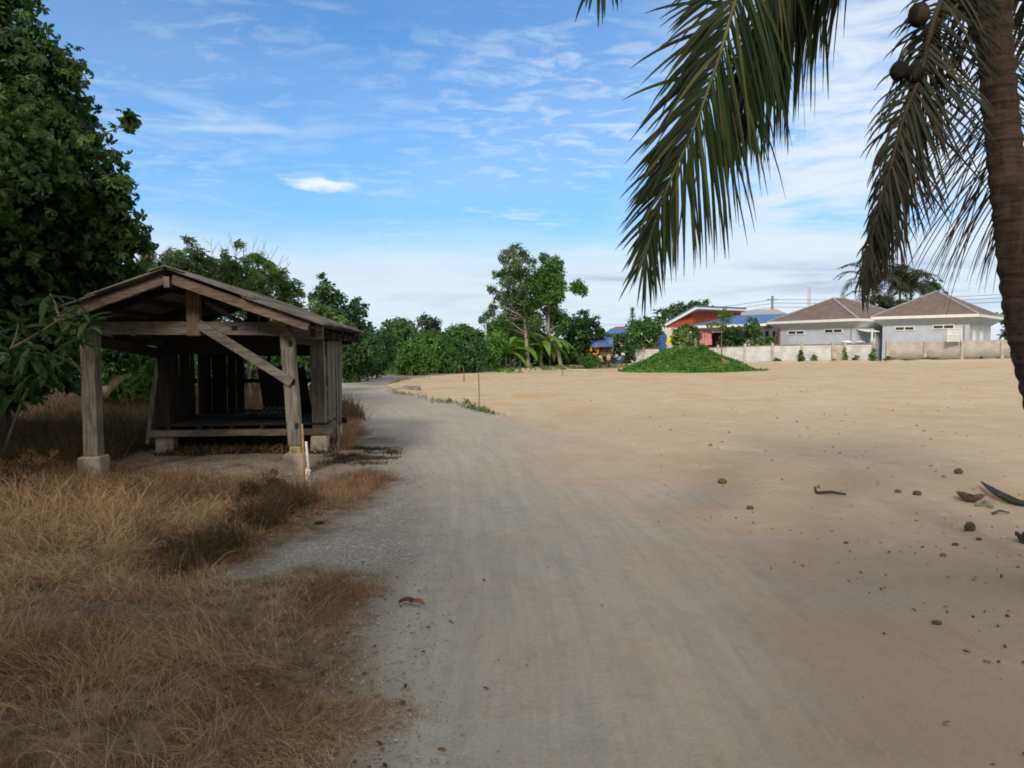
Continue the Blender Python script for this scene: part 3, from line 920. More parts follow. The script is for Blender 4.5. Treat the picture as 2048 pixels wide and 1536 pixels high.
# rubbish on the platform
V = []; Fs = []
for i in range(2):
    for k in range(41):
        q = S(1.12 - 0.5 * k / 40, 2.55 + 0.42 * i, 0.50 + 0.12 * i + 0.010 * math.sin(k * 0.95)); V.append(tuple(q))
for k in range(40): Fs.append((k, k + 1, 42 + k, 41 + k))
o = mesh_np('tin_offcut', V, Fs, M['tin'], None, tuple(S(.9, 2.6, .47)))
sm = o.modifiers.new('t', 'SOLIDIFY'); sm.thickness = 0.004
tag(o, 'small grey corrugated offcut lying on the shed platform', 'metal sheet')
mb = MB()
for k in range(6):
    t0 = random.uniform(1.0, 1.9)
    mb.beam(S(t0, 2.5 + .1 * k, .485 + .022 * k), S(t0 - .75, 2.6 + random.uniform(0, .3), .50 + .02 * k), .09, .02, jit=.004)
tag(mb.build('loose_boards', M['shaded_wood'], origin=tuple(S(1.3, 2.6, .47))), 'loose dark boards heaped on the platform inside the shed', 'boards')


# stakes by the front right post
def stake(name, label, pts, r, mat, group=None, cat='stake'):
    o = MB().tube(pts, r, 7).build(name, mat, origin=tuple(pts[0]), smooth=True)
    return tag(o, label, cat, group)


M['bamboo'] = plain('orange_bamboo', (0.36, 0.20, 0.085), 0.7, 0.35, 9, 0.2)
M['pvc'] = plain('white_pipe', (0.62, 0.60, 0.58), 0.5, 0.15, 9, 0.05, stain=((0.32, 0.27, 0.22), 6))
M['stake'] = plain('survey_stake', (0.13, 0.10, 0.07), 0.9, 0.3, 9, 0.2)
M['tape'] = plain('pink_tape', (0.62, 0.52, 0.55), 0.7, 0.2, 20, 0.2)
gx, gy = G(610, 992)
q0 = Vector((gx, gy, -0.05)); q1 = P(604, 848, gy)
stake('bamboo_stake', 'orange-brown bamboo stake leaning at the front right footing of the shed', [q0, q0.lerp(q1, .5) + Vector((.004, 0, 0)), q1], [.014, .013, .011], M['bamboo'])
gx, gy = G(621, 980)
q0 = Vector((gx, gy, -0.05)); q1 = P(612, 883, gy)
pv = thing('white_pipe_marker', 'white plastic pipe with pale tape tied on it beside the bamboo stake', 'pipe', (gx, gy, 0))
MB().tube([q0, q1], [.0135, .0135], 10).build('pipe', M['pvc'], pv, smooth=True)
mb = MB()
c = P(617, 940, gy - .01)
for k in range(5):
    a0 = c + Vector((random.uniform(-.02, .02), -.01, random.uniform(0, .06)))
    mb.beam(a0, a0 + Vector((random.uniform(-.06, .01), random.uniform(-.03, .03), random.uniform(-.13, -.05))), .002, .03, up=(1, 0, 0), jit=.004, seg=2)
mb.build('tape', M['tape'], pv)
# survey stakes in the lot
for i, (px, pt, pb, lab) in enumerate([(957, 748, 818, 'tall thin dark survey stake at the near edge of the sand lot'),
                                       (927, 733, 763, 'thin survey stake farther back beside the bend of the road'),
                                       (918, 731, 748.5, 'short thin stake at the road edge, farthest left of the stakes'),
                                       (1124, 728, 751, 'pale thin stake near the far rim of the lot below the trees')]):
    gx, gy = G(px + 1, pb)
    b0 = Vector((gx, gy, -.05)); t0 = P(px, pt, gy)
    stake('survey_stake', lab, [b0, b0.lerp(t0, .5) + Vector((.01, 0, 0)), t0], [.022 if i else .014] * 3, M['stake'] if i < 3 else M['twig'], 'survey stakes on the lot')
gx, gy = G(1140, 742)
stake('white_rope', 'white line sagging from the leaning trunk down to the sand', [P(1122, 727, 58), P(1130, 735, 54), Vector((gx, gy, .12)), Vector((gx + 1.0, gy - 2, .1))], .028, M['pvc'], cat='rope')
gx, gy = G(818, 781)
tag(MB().box((gx, gy, .07), .85, .45, .12, .1).box((gx + .1, gy + .1, .155), .7, .3, .05, .15).build('concrete_slab', M['footing'], origin=(gx, gy, 0), bevel=.02),
    'flat pale concrete slab lying on the left tip of the sand lot', 'slab')

# ================================================================== COCONUT PALM
PD = 4.5


def catmull(pts, n):
    pts = [Vector(p) for p in pts]
    P_ = [pts[0] * 2 - pts[1]] + pts + [pts[-1] * 2 - pts[-2]]
    out = []
    segs = len(pts) - 1
    for i in range(n + 1):
        u = i / n * segs; k = min(int(u), segs - 1); f = u - k
        p0, p1, p2, p3 = P_[k:k + 4]
        out.append(0.5 * ((2 * p1) + (p2 - p0) * f + (2 * p0 - 5 * p1 + 4 * p2 - p3) * f * f + (3 * p1 - p0 - 3 * p2 + p3) * f * f * f))
    return out


def resample(pts, n):
    pts = [np.array(p) for p in pts]
    L = [0]
    for a_, b_ in zip(pts, pts[1:]): L.append(L[-1] + np.linalg.norm(b_ - a_))
    L = np.array(L); A = np.array(pts); t = np.linspace(0, L[-1], n)
    return np.stack([np.interp(t, L, A[:, k]) for k in range(3)], 1), L[-1]


def frond(root, pts, side, mat='frond', rmat='rachis', n=110, L0=0.85, start=0.16, grav=(0.9, 0.9), ang=(62, 28), width=0.036, r0=0.028, jit=0.10, keep=1.0, tint=(0.0, 1.0), segs=7,
          name='frond', lenprof=None, ribs=True, lens=(1.0, 1.0)):
    """a pinnate frond; side: world vector towards the + row of leaflets"""
    C, tot = resample(catmull(pts, 60), n)
    Tn = nrm(np.gradient(C, axis=0))
    sv = nrm(np.cross(np.cross(Tn, np.array(side, float)[None]), Tn))
    if lenprof is None: lenprof = lambda u: (0.55 + 0.45 * np.sin(np.clip(u * 1.35 + 0.25, 0, 1.57))) * (1 - 0.62 * sstep(u, 0.62, 1.0))
    allV, allF, allT = [], [], []; cnt = 0
    for row, sg in enumerate((1, -1)):
        idx = np.arange(int(n * start), n)
        idx = idx[rng.random(len(idx)) < keep]
        u = (idx / (n - 1) - start) / (1 - start)
        p = C[idx].copy(); Tt = Tn[idx]; S_ = sv[idx] * sg
        k = len(idx)
        A = np.radians(ang[0] + (ang[1] - ang[0]) * u + rng.normal(size=k) * 6 * (1 + 4 * jit))
        nn = np.cross(Tt, S_) * (1 if sg > 0 else -1)
        d = nrm(Tt * np.cos(A)[:, None] + S_ * np.sin(A)[:, None] + nn * 0.10 + rng.normal(size=(k, 3)) * jit)
        Ln = L0 * lens[row] * lenprof(u) * rng.uniform(0.86, 1.1, k)
        wv = nrm(np.cross(d, nn) + rng.normal(size=(k, 3)) * 0.25)
        g = grav[row] * (0.75 + 0.5 * rng.random(k))
        # broken leaflets hang straight
        g = np.where(rng.random(k) < 0.06, g * 3, g)
        rings = []
        q = p
        for i in range(segs + 1):
            f = i / segs
            wd = width * (0.35 + 0.65 * np.sin(min(1, f * 3.2) * math.pi / 2)) * (1 - f) ** 0.55 if i < segs else 0.0015
            wd = np.full(k, wd) * (0.8 + 0.3 * lenprof(u))
            wv2 = nrm(wv - d * np.sum(wv * d, 1, keepdims=True))
            rings.append(np.stack([q - wv2 * wd[:, None] / 2, q + wv2 * wd[:, None] / 2], 1))
            q = q + d * (Ln / segs)[:, None]
            d = nrm(d + np.array([0, 0, -1.0]) * (g / segs * (0.5 + 1.4 * f))[:, None])
        Vv = np.stack(rings, 1)           # k, segs+1, 2, 3
        nv = (segs + 1) * 2
        b = np.arange(k)[:, None] * nv + cnt
        Ff = np.stack([np.stack([b[:, 0] + 2 * i, b[:, 0] + 2 * i + 1, b[:, 0] + 2 * i + 3, b[:, 0] + 2 * i + 2], 1) for i in range(segs)], 1).reshape(-1, 4)
        allV.append(Vv.reshape(-1, 3)); allF.append(Ff); cnt += k * nv
        tv = tint[0] + (tint[1] - tint[0]) * rng.random(k) ** 2.0
        allT.append(np.repeat(tv, nv))
    fo = MB().tube([Vector(C[i]) for i in range(0, n, 3)], [max(0.004, r0 * (1 - 0.85 * i / n)) for i in range(0, n, 3)], 6).build(name, M[rmat], root, smooth=True)
    V = np.concatenate(allV) ; lf = mesh_np('leaflets', V, np.concatenate(allF), M[mat], fo, attrs={'tint': np.concatenate(allT)})
    return fo


CP = P(1975, -60, PD)
tr_pts = [P(1968, -90, PD), P(1976, 0, PD), P(1990, 100, PD), P(1998, 190, PD), P(2009, 300, PD), P(2022, 420, PD), P(2038, 560, 4.52), P(2056, 680, 4.55), P(2086, 800, 4.6),
          P(2112, 920, 4.62), P(2136, 1050, 4.64), P(2155, 1200, 4.66)]
palm = thing('coconut_palm', 'coconut palm with curved ringed trunk and drooping fronds at the right edge', 'palm tree', (tr_pts[-1].x, tr_pts[-1].y, 0))
cp = resample(catmull(tr_pts[::-1], 80), 150)[0]
mb = MB()
rad = []
for i in range(150):
    f = i / 149
    r = 0.118 - 0.024 * f if f > 0.12 else 0.20 - 0.7 * f
    if f > 0.86: r += 0.06 * (f - 0.86) / 0.14
    r += 0.0042 * (1 if (i % 4) in (0, 1) else -1) + random.uniform(-.002, .002)
    rad.append(max(r, 0.085))
rad[0] = .24
mb.tube([Vector(p) for p in cp], rad, 18, 0.012)


def trunk_mat():
    m_, t, bs = new_mat('palm_trunk')
    oc = t.node('ShaderNodeTexCoord').outputs['Object']
    n_ = t.noise(t.vm('MULTIPLY', oc, (3, 3, 22)), 1.2, 4, 0.65, 0.4)
    n2_ = t.noise(t.vm('MULTIPLY', oc, (30, 30, 4)), 1.0, 4, 0.6)
    c = t.mix(t.ss(n_, 0.34, 0.66), (0.022, 0.016, 0.014), (0.064, 0.044, 0.036))
    c = t.mix(t.m('MULTIPLY', t.ss(n2_, 0.45, 0.65), 0.5), c, (0.075, 0.05, 0.04))
    c = t.mix(t.m('MULTIPLY', t.ss(t.noise(oc, 5, 4), 0.52, 0.7), 0.45), c, (0.095, 0.072, 0.06))
    t.put(bs.inputs['Base Color'], c); bs.inputs['Roughness'].default_value = 0.95
    t.l.new(t.bump(t.m('ADD', n_, t.m('MULTIPLY', n2_, .5)), 0.8, 0.02), bs.inputs['Normal'])
    return m_


M['palm_trunk'] = trunk_mat()
mb.build('trunk', M['palm_trunk'], palm, smooth=True)
# petiole bases, fibre and old stalks at the crown
mb = MB()
M['fibre'] = plain('palm_fibre', (0.055, 0.040, 0.028), 0.95, 0.5, 12, 0.8)
for k in range(9):
    a_ = k * 2.4
    d_ = Vector((math.cos(a_), math.sin(a_), 0))
    b_ = CP + d_ * .05 + Vector((0, 0, -.22 + .035 * k))
    mb.tube([b_, b_ + d_ * .13 + Vector((0, 0, .10)), b_ + d_ * .26 + Vector((0, 0, .26))], [.085, .06, .035], 7, .1)
mb.build('crown_fibre', M['fibre'], palm, smooth=True)
# F1 big frond drooping left
frond(palm, [CP, P(1900, -200, 4.45), P(1760, -300, 4.35), P(1610, -255, 4.25), P(1512, -120, 4.2), P(1471, 0, 4.15), P(1436, 120, 4.12), P(1388, 255, 4.1), P(1345, 350, 4.08), P(1310, 440, 4.06), P(1291, 512, 4.05)],
      (1.0, 0.5, 0.15), n=250, L0=1.0, start=0.20, grav=(0.8, 0.36), ang=(56, 20), width=0.027, tint=(0.1, 1.0), lens=(.95, .78), jit=.055)
# F1b: a second frond close behind it, its leaflets hanging as a curtain
frond(palm, [CP, P(1930, -150, 4.7), P(1840, -225, 4.8), P(1740, -190, 4.85), P(1650, -100, 4.9), P(1570, 20, 4.92), P(1510, 130, 4.95), P(1455, 260, 4.95)],
      (0.8, 0.6, 0.1), n=260, L0=1.0, start=0.08, grav=(1.7, 1.6), ang=(52, 30), width=0.034, tint=(0.0, 0.75), lens=(1.0, .8), jit=.09)
# F2 half-dead frond hanging beside the trunk
frond(palm, [CP + Vector((-.05, -.05, .02)), P(1905, -40, 4.4), P(1868, 40, 4.35), P(1842, 146, 4.3), P(1808, 232, 4.28), P(1790, 300, 4.26), P(1764, 396, 4.25), P(1742, 479, 4.25), P(1722, 560, 4.25)],
      (1.0, -0.15, 0.1), mat='frond_old', n=112, L0=0.70, start=0.04, grav=(0.34, 1.4), ang=(66, 16), width=0.019, tint=(0.0, 1.0), lens=(1.0, .5), r0=.02, lenprof=lambda u: (0.6 + 0.4 * np.sin(np.clip(u * 2 + .2, 0, 1.57))) * (1 - 0.65 * sstep(u, 0.42, .95)), jit=.09, rmat='rachis_dead')
frond(palm, [CP + Vector((-.06, 0, 0)), P(1890, 0, 4.5), P(1850, 130, 4.45), P(1815, 260, 4.42), P(1785, 360, 4.4), P(1757, 450, 4.38), P(1735, 530, 4.38)],
      (0.9, 0.3, 0.1), mat='frond_dead', rmat='rachis_dead', n=150, L0=0.62, start=0.2, grav=(1.1, 2.6), ang=(40, 14), width=0.026, lens=(1.0, .6), jit=.12, keep=.9)
# F3 behind the trunk, dry and thin
frond(palm, [CP + Vector((.02, .12, 0)), P(1992, 40, 4.8), P(1999, 150, 4.85), P(2005, 260, 4.88), P(2012, 360, 4.9), P(2020, 450, 4.9)],
      (1.0, 0.0, 0.1), mat='frond_dead', rmat='rachis_dead', n=115, L0=1.15, start=0.10, grav=(1.0, 0.75), ang=(58, 34), width=0.012, jit=.06, keep=.85, lens=(.9, 1.05))
# F4 tips entering at the top
frond(palm, [CP, P(1880, -300, 4.2), P(1700, -470, 4.05), P(1500, -480, 3.95), P(1330, -370, 3.9), P(1245, -170, 3.88), P(1198, -50, 3.86)],
      (1.0, 0.3, 0.1), n=120, L0=0.75, start=0.2, grav=(1.6, 1.2), ang=(50, 20), width=0.034, jit=.07)
# F5 right of the trunk
frond(palm, [CP, P(2060, -190, 4.6), P(2160, -170, 4.7), P(2240, -40, 4.8), P(2290, 140, 4.85), P(2320, 330, 4.9)],
      (1.0, 0.4, 0.1), n=100, L0=0.85, start=0.18, grav=(1.5, 1.6), ang=(52, 26), width=0.036)
# the rest of the crown, above and behind
for k, (dx, dy, up_) in enumerate([(0.9, 0.9, .9), (-0.3, 1.0, 1.1), (1.1, -0.5, .8), (0.2, -1.0, 1.2), (0.6, .3, 1.7)]):
    d_ = Vector((dx, dy, 0)).normalized()
    frond(palm, [CP, CP + d_ * .5 + Vector((0, 0, .55 * up_)), CP + d_ * 1.2 + Vector((0, 0, .85 * up_)), CP + d_ * 2.0 + Vector((0, 0, .65 * up_)), CP + d_ * 2.7 + Vector((0, 0, 0.1 * up_))],
          (d_.y, -d_.x, .1), n=70, L0=0.8, start=0.2, grav=(1.3, 1.3), ang=(55, 28), width=0.038, segs=5)
M['coconut'] = plain('green_brown_coconut', (0.009, 0.008, 0.006), 0.9, 0.4, 8, 0.1, stain=((0.06, 0.04, 0.025), 7))
for (px, py, r) in [(1838, 30, .09), (1798, 142, .075), (1830, 148, .075)]:
    p = P(px, py, 4.3 + random.uniform(-.08, .12))
    r *= .66; MB().blob(p, r, r, r * 1.2, 14, 9).build('coconut', M['coconut'], palm, smooth=True)
mb = MB()
for (px, py) in [(1868, 62), (1818, 100), (1850, 140), (1800, 170), (1880, 175), (1905, 60), (1890, 130)]:
    e_ = P(px, py, 4.35)
    limb(mb, CP + Vector((-.05, -.08, 0)), e_, .022, .008, .10, 6, 6)
    for q in range(4):
        limb(mb, CP.lerp(e_, .6), e_ + Vector((random.uniform(-.12, .12), random.uniform(-.1, .1), random.uniform(-.22, .02))), .007, .003, .1, 4, 4)
mb.build('flower_stalk', M['rachis_dead'], palm, smooth=True)

# ================================================================== BIG LEFT TREE AND THE UNDERGROWTH
lob = pxl([(-170, -120, 190, .3), (-10, 70, 78, 0), (88, 150, 58, .2), (20, 240, 128, .4), (130, 285, 66, 0), (165, 365, 78, -.2), (225, 425, 54, 0), (196, 470, 50, .2), (100, 420, 150, .5), (-120, 260, 260, .2),
           (150, 500, 110, .6), (20, 540, 170, .8), (240, 505, 55, .4), (-140, 520, 230, .5), (70, 620, 95, 1.4), (200, 590, 70, 1.6), (-40, 340, 160, -1.0)], 10.2)
tree('shade_tree', 'large dark broadleaf tree towering over the left edge behind the shed', 'tree', (-8.6, 11.6, 0), lob, 'leaf_big', 0.108, 1.45, ROS,
     trunk=[(-8.6, 11.6, 0), (-8.5, 11.5, 1.6), (-8.2, 11.2, 3.2), (-7.9, 11.0, 4.6), (-7.9, 10.8, 6.2)], tr=.26, bark='bark_dark', up=.25, clump=.33, twigs=4, fill=.5)
for (px, py, L_) in [(255, 248, 1)]:
    p = P(px, py, 10.2)
    V, Fa, ti = leaf_cloud([(p.x, p.y, p.z, .14)], .15, .9, ROS)
    o = mesh_np('leaf_spray', V, Fa, M['leaf_big'], bpy.data.objects['shade_tree'], attrs={'tint': ti})
    MB().tube([P(205, 268, 10.2), P(232, 258, 10.2), p], [.012, .008, .005], 5).build('twig', M['twig'], bpy.data.objects['shade_tree'])


def clump_tree(name, label, lst, d, mat, base=None, **kw):
    L_ = pxl(lst, d, kw.pop('dj', 1.0))
    if base is None:
        cx = sum(l[0] for l in L_) / len(L_); base = (cx, d, 0)
    kw.setdefault('cat', 'tree')
    cat = kw.pop('cat')
    base = (base[0], base[1], gz(base[0], base[1]))
    return tree(name, label, cat, base, L_, mat, **kw)


BG = 'trees beyond the shed'
clump_tree('undergrowth_tree', 'dark leafy tree low behind the shed at the far left', [(-120, 600, 120), (-20, 640, 110), (70, 660, 95), (-60, 720, 90), (30, 735, 70), (-20, 760, 60), (90, 740, 55)], 12.5, 'leaf_dark', leaf=.12, cov=1.6, tmpl=ROS, tr=.10, bark='bark_dark', group=BG)
clump_tree('undergrowth_tree', 'dark leafy tree seen between the shed eave and the left post', [(140, 640, 90), (215, 670, 75), (120, 710, 65), (250, 700, 50), (180, 735, 45)], 17, 'leaf_dark', leaf=.16, cov=1.1, tmpl=ROS, tr=.12, bark='bark_dark', group=BG)
clump_tree('leafy_shrub', 'bright green shrub seen under the roof beside the left post', [(240, 745, 42), (285, 735, 50), (300, 775, 38), (225, 770, 25), (350, 740, 50), (330, 690, 50)], 19.5, 'leaf_mid', leaf=.20, cov=1.3, tr=.06, cat='shrub', group=BG)
clump_tree('cassava_tree', 'pale green fan-leaved tree rising over the left roof slope', [(310, 525, 24), (285, 545, 26), (450, 530, 26), (360, 540, 30), (330, 535, 26), (375, 510, 30), (395, 545, 42), (345, 570, 40), (430, 560, 40), (300, 560, 32), (400, 600, 50), (310, 610, 50), (420, 640, 45)],
           17.5, 'leaf_olive', leaf=.15, cov=1.5, tmpl=ROSL, tr=.09, group=BG, clump=.5, dj=.6)
clump_tree('cassava_tree', 'pale green fan-leaved tree with sprays above the right roof slope', [(470, 530, 20), (455, 575, 34), (505, 510, 12), (487, 487, 12), (500, 540, 26), (530, 530, 24), (520, 570, 40), (560, 575, 36), (490, 600, 40), (575, 605, 26), (540, 640, 50), (598, 588, 9), (470, 560, 22), (590, 640, 30)],
           18.5, 'leaf_light', leaf=.15, cov=1.5, tmpl=ROSL, tr=.09, group=BG, clump=.45, dj=.6)
root = thing('bare_bush', 'leafless twiggy bush sticking up behind the shed roof', 'bush', (-7.6, 20.5, 0))
mb = MB()
for (px, py) in [(423, 475), (437, 482), (458, 462), (449, 487), (508, 478), (532, 483), (545, 500), (557, 492), (568, 510), (582, 524), (518, 492), (470, 492)]:
    e_ = P(px, py, 20.5 + random.uniform(-.6, .6)); b_ = P(490 + (px - 490) * .5, 600, 20.5)
    pts = limb(mb, b_, e_, .018, .005, .09, 7, 4)
    for q in range(3):
        m0 = pts[random.randint(3, 6)]
        limb(mb, m0, m0 + Vector((random.uniform(-.35, .35), random.uniform(-.2, .2), random.uniform(.15, .4))), .007, .003, .1, 4, 3)
limb(mb, (-7.6, 20.5, -.1), P(490, 600, 20.5), .06, .03, .03, 5, 6)
mb.build('branches', M['twig'], root)
clump_tree('bamboo_bush', 'wall of mixed green leaves right behind the shed', [(330, 650, 55), (410, 690, 55), (480, 690, 55), (550, 690, 55), (610, 680, 45), (400, 745, 40), (470, 750, 35), (540, 745, 35), (600, 735, 35), (640, 730, 35)], 24, 'leaf_mid', leaf=.22, cov=1.4, tr=.07, cat='shrub', group=BG)
clump_tree('conical_tree', 'dark blue-green conical tree rising right of the shed roof', [(645, 556, 9), (648, 575, 15), (643, 598, 24), (668, 605, 22), (655, 625, 34), (690, 620, 16), (640, 650, 36), (685, 650, 26)], 33, 'leaf_blue', leaf=.26, cov=1.5, tmpl=LEAF, tr=.16, group=BG, bark='bark_dark')
clump_tree('bright_shrub', 'bright yellow-green bush in front of the dark conical tree', [(635, 622, 18), (650, 640, 26), (625, 650, 22), (672, 655, 22)], 28, 'leaf_light', leaf=.22, cov=1.3, tr=.07, cat='shrub', group=BG)
clump_tree('wispy_tree', 'feathery blue-green tree with wispy twigs right of the eave', [(708, 610, 16), (722, 622, 18), (705, 645, 26), (728, 648, 15), (700, 680, 28), (725, 672, 22)], 35, 'leaf_blue', leaf=.20, cov=1.1, tmpl=DIAM, tr=.09, group=BG)
HG = 'shrubs beyond the road bend'
hedge = [
    ('dense dark shrub just right of the shed wall at the outer road edge', [(690, 710, 34), (720, 725, 30), (670, 735, 26), (740, 700, 28), (700, 745, 20), (680, 690, 26)], 34, 'leaf_dark'),
    ('dark shrub hanging over the road edge beside the dry gap', [(745, 690, 26), (735, 738, 16), (760, 712, 26), (752, 735, 16), (772, 690, 24)], 38, 'leaf_dark'),
    ('tall olive bush with rounded top left of the round far tree', [(775, 668, 22), (800, 660, 24), (790, 690, 30), (820, 680, 26), (765, 680, 18)], 47, 'leaf_olive'),
    ('bright green vine-covered bush right of the dry gap', [(810, 725, 24), (835, 735, 20), (825, 705, 24), (850, 720, 24), (815, 742, 12)], 42, 'leaf_mid'),
    ('broad mid-green bush at the middle of the hedge', [(870, 700, 28), (890, 720, 28), (865, 735, 18), (905, 735, 18), (850, 685, 22)], 45, 'leaf_mid'),
    ('dark leafy bush behind the pair of survey stakes', [(920, 705, 26), (940, 722, 24), (925, 738, 13), (955, 700, 24), (950, 738, 13)], 48, 'leaf_dark'),
    ('rounded tall bush left of the thin white post', [(915, 668, 22), (935, 680, 24), (900, 682, 20), (950, 675, 18)], 56, 'leaf_mid'),
    ('bush between the white post and the banana plants', [(980, 700, 24), (975, 722, 18), (995, 680, 22), (985, 735, 10), (965, 728, 13)], 53, 'leaf_vine'),
    ('low dark bush at the foot of the tall sparse tree', [(1110, 705, 20), (1130, 712, 16), (1045, 722, 14), (1080, 724, 12), (1105, 724, 12), (1150, 722, 12), (1000, 715, 18), (1015, 700, 20), (1035, 700, 22), (1060, 700, 22), (1085, 705, 20)], 64, 'leaf_dark'),
]
for lab, lst, d, mt in hedge:
    clump_tree('hedge_shrub', lab, lst, d, mt, leaf=d * .0048, cov=1.8, tr=.07, cat='shrub', group=HG, dj=1.2, twigs=1)
FARG = 'far trees on the horizon'
clump_tree('far_tree', 'small hazy round-topped tree alone above the hedge', [(848, 642, 12), (862, 640, 11), (874, 650, 11), (856, 658, 15), (868, 664, 13)], 120, 'leaf_blue', leaf=.7, cov=1.8, tr=.3, group=FARG)
clump_tree('far_tree', 'flat dark far tree behind the olive bush', [(780, 652, 12), (800, 648, 14), (818, 652, 12), (800, 664, 18)], 100, 'leaf_dark', leaf=.6, cov=1.8, tr=.3, group=FARG)
clump_tree('far_tree', 'line of low far trees left of the centre', [(740, 680, 16), (885, 678, 12), (905, 672, 14), (925, 662, 14), (940, 668, 14), (965, 676, 12)], 110, 'leaf_dark', leaf=.6, cov=1.6, tr=.25, group=FARG)

# ================================================================== TREES AROUND THE FAR RIM
CG = 'trees at the far rim of the lot'
tb = P(1057, 735, 56)
trunkA = [(tb.x, 56, 0), P(1054, 700, 56), P(1052, 670, 56), P(1050, 640, 56), P(1046, 600, 56), P(1040, 560, 56), P(1036, 520, 56)]
tree('tall_sparse_tree', 'tallest tree with airy thin foliage and pale trunk above the banana plants', 'tree', (tb.x, 56, 0),
     pxl([(1032, 503, 15), (1012, 510, 10), (1050, 512, 11), (1008, 520, 10), (1062, 525, 10), (1035, 525, 12), (1005, 545, 10), (1030, 550, 14), (990, 547, 7), (1050, 545, 14), (985, 578, 10), (1000, 590, 12), (1022, 580, 14),
          (1010, 605, 12), (1042, 600, 16), (1060, 570, 14), (988, 610, 9), (1025, 625, 14), (1005, 640, 15), (980, 625, 9), (970, 632, 7), (1045, 640, 18), (1022, 545, 16), (1015, 565, 14), (1045, 575, 14), (1050, 615, 18), (1030, 605, 16), (1000, 655, 16), (965, 640, 8), (1055, 595, 16), (1065, 560, 12), (1062, 620, 18), (1040, 655, 20), (1066, 645, 16)], 56, 1.6),
     'leaf_olive', leaf=.22, cov=1.35, tmpl=LEAF, trunk=trunkA, tr=.17, bark='bark_light', group=CG, clump=.55, twigs=4)
tb = P(1122, 728, 58)
trunkB = [(tb.x, 58, 0.05), P(1117, 705, 58), P(1105, 685, 58), P(1096, 662, 58), P(1097, 630, 58), P(1096, 590, 58), P(1102, 555, 58)]
tree('tall_dense_tree', 'tall fuller tree with leaning trunk and one tuft reaching out right', 'tree', (tb.x, 58, 0.05),
     pxl([(1088, 516, 10), (1100, 530, 14), (1115, 525, 11), (1118, 545, 12), (1082, 550, 16), (1100, 560, 20), (1116, 572, 14), (1070, 568, 14), (1086, 585, 18), (1106, 595, 16), (1116, 590, 12), (1075, 600, 14),
          (1098, 622, 16), (1118, 632, 14), (1130, 645, 12), (1110, 650, 14), (1150, 576, 11), (1160, 572, 12), (1168, 582, 8), (1070, 640, 14)], 58, 1.8),
     'leaf_mid', leaf=.26, cov=2.1, tmpl=LEAF, trunk=trunkB, tr=.17, bark='bark_light', group=CG, clump=.5, twigs=3)
clump_tree('dark_tree', 'dense dark tree left of the small blue-roofed hut', [(1140, 655, 22), (1165, 640, 18), (1185, 648, 16), (1160, 670, 26), (1190, 668, 18), (1145, 690, 22), (1175, 692, 22), (1200, 662, 10), (1172, 626, 7), (1195, 690, 12)],
           61, 'leaf_dark', leaf=.34, cov=1.5, tr=.2, bark='bark_dark', group=CG, dj=1.5)
clump_tree('midsize_tree', 'mid-green tree filling the gap behind the banana plants', [(1000, 662, 22), (1025, 660, 24), (1050, 668, 22), (1075, 668, 22), (1000, 685, 20), (1030, 690, 20), (985, 655, 14)], 63, 'leaf_mid', leaf=.34, cov=1.5, tr=.15, group=CG, dj=1.5)
clump_tree('leafy_shrub', 'small bright bush at the foot of the small hut', [(1172, 718, 12), (1182, 722, 10), (1190, 715, 9), (1176, 728, 8)], 57, 'leaf_mid', leaf=.26, cov=1.6, tr=.04, cat='shrub', group=HG)
clump_tree('midsize_tree', 'spreading green tree between the hut and the red gabled house', [(1268, 655, 14), (1290, 645, 15), (1305, 655, 18), (1280, 668, 20), (1315, 672, 16), (1255, 678, 14), (1295, 682, 18), (1322, 650, 10), (1268, 695, 16)],
           74, 'leaf_mid', leaf=.4, cov=1.5, tr=.18, group=CG, dj=1.5)
clump_tree('midsize_tree', 'low tangled tree right behind the small hut', [(1228, 690, 14), (1245, 700, 14), (1218, 680, 14), (1240, 680, 14), (1262, 705, 14), (1212, 700, 12), (1205, 718, 9), (1225, 716, 9), (1250, 716, 9), (1195, 705, 10)], 70, 'leaf_dark', leaf=.4, cov=1.5, tr=.12, group=CG, dj=1)
clump_tree('far_tree', 'dark trees standing behind the blue upper roof', [(1322, 628, 11), (1340, 625, 14), (1360, 620, 14), (1383, 612, 13), (1394, 606, 8), (1410, 614, 12), (1425, 618, 8), (1345, 640, 18), (1380, 630, 18)], 108, 'leaf_dark', leaf=.6, cov=1.6, tr=.3, group=FARG)
# araucaria
root = thing('slender_conifer', 'thin layered conifer spire behind the hut', 'tree', (G(1265, 712)[0] * 0 + P(1265, 700, 95).x, 95, 0), FARG)
L_ = []
for k in range(9):
    y_ = 616 + k * 5.2; w_ = 1.2 + k * .9
    for sg in (-1, 0, 1): L_.append((1265 + sg * w_ * 1.1, y_ + abs(sg), 1.8 + .15 * k))
V, Fa, ti = leaf_cloud(pxl(L_, 95, .3), .3, 1.0, LANCE)
mesh_np('crown', V, Fa, M['leaf_blue'], root, attrs={'tint': ti})
MB().tube([P(1265, 712, 95), P(1265, 614, 95)], [.2, .05], 6).build('trunk', M['bark_dark'], root)


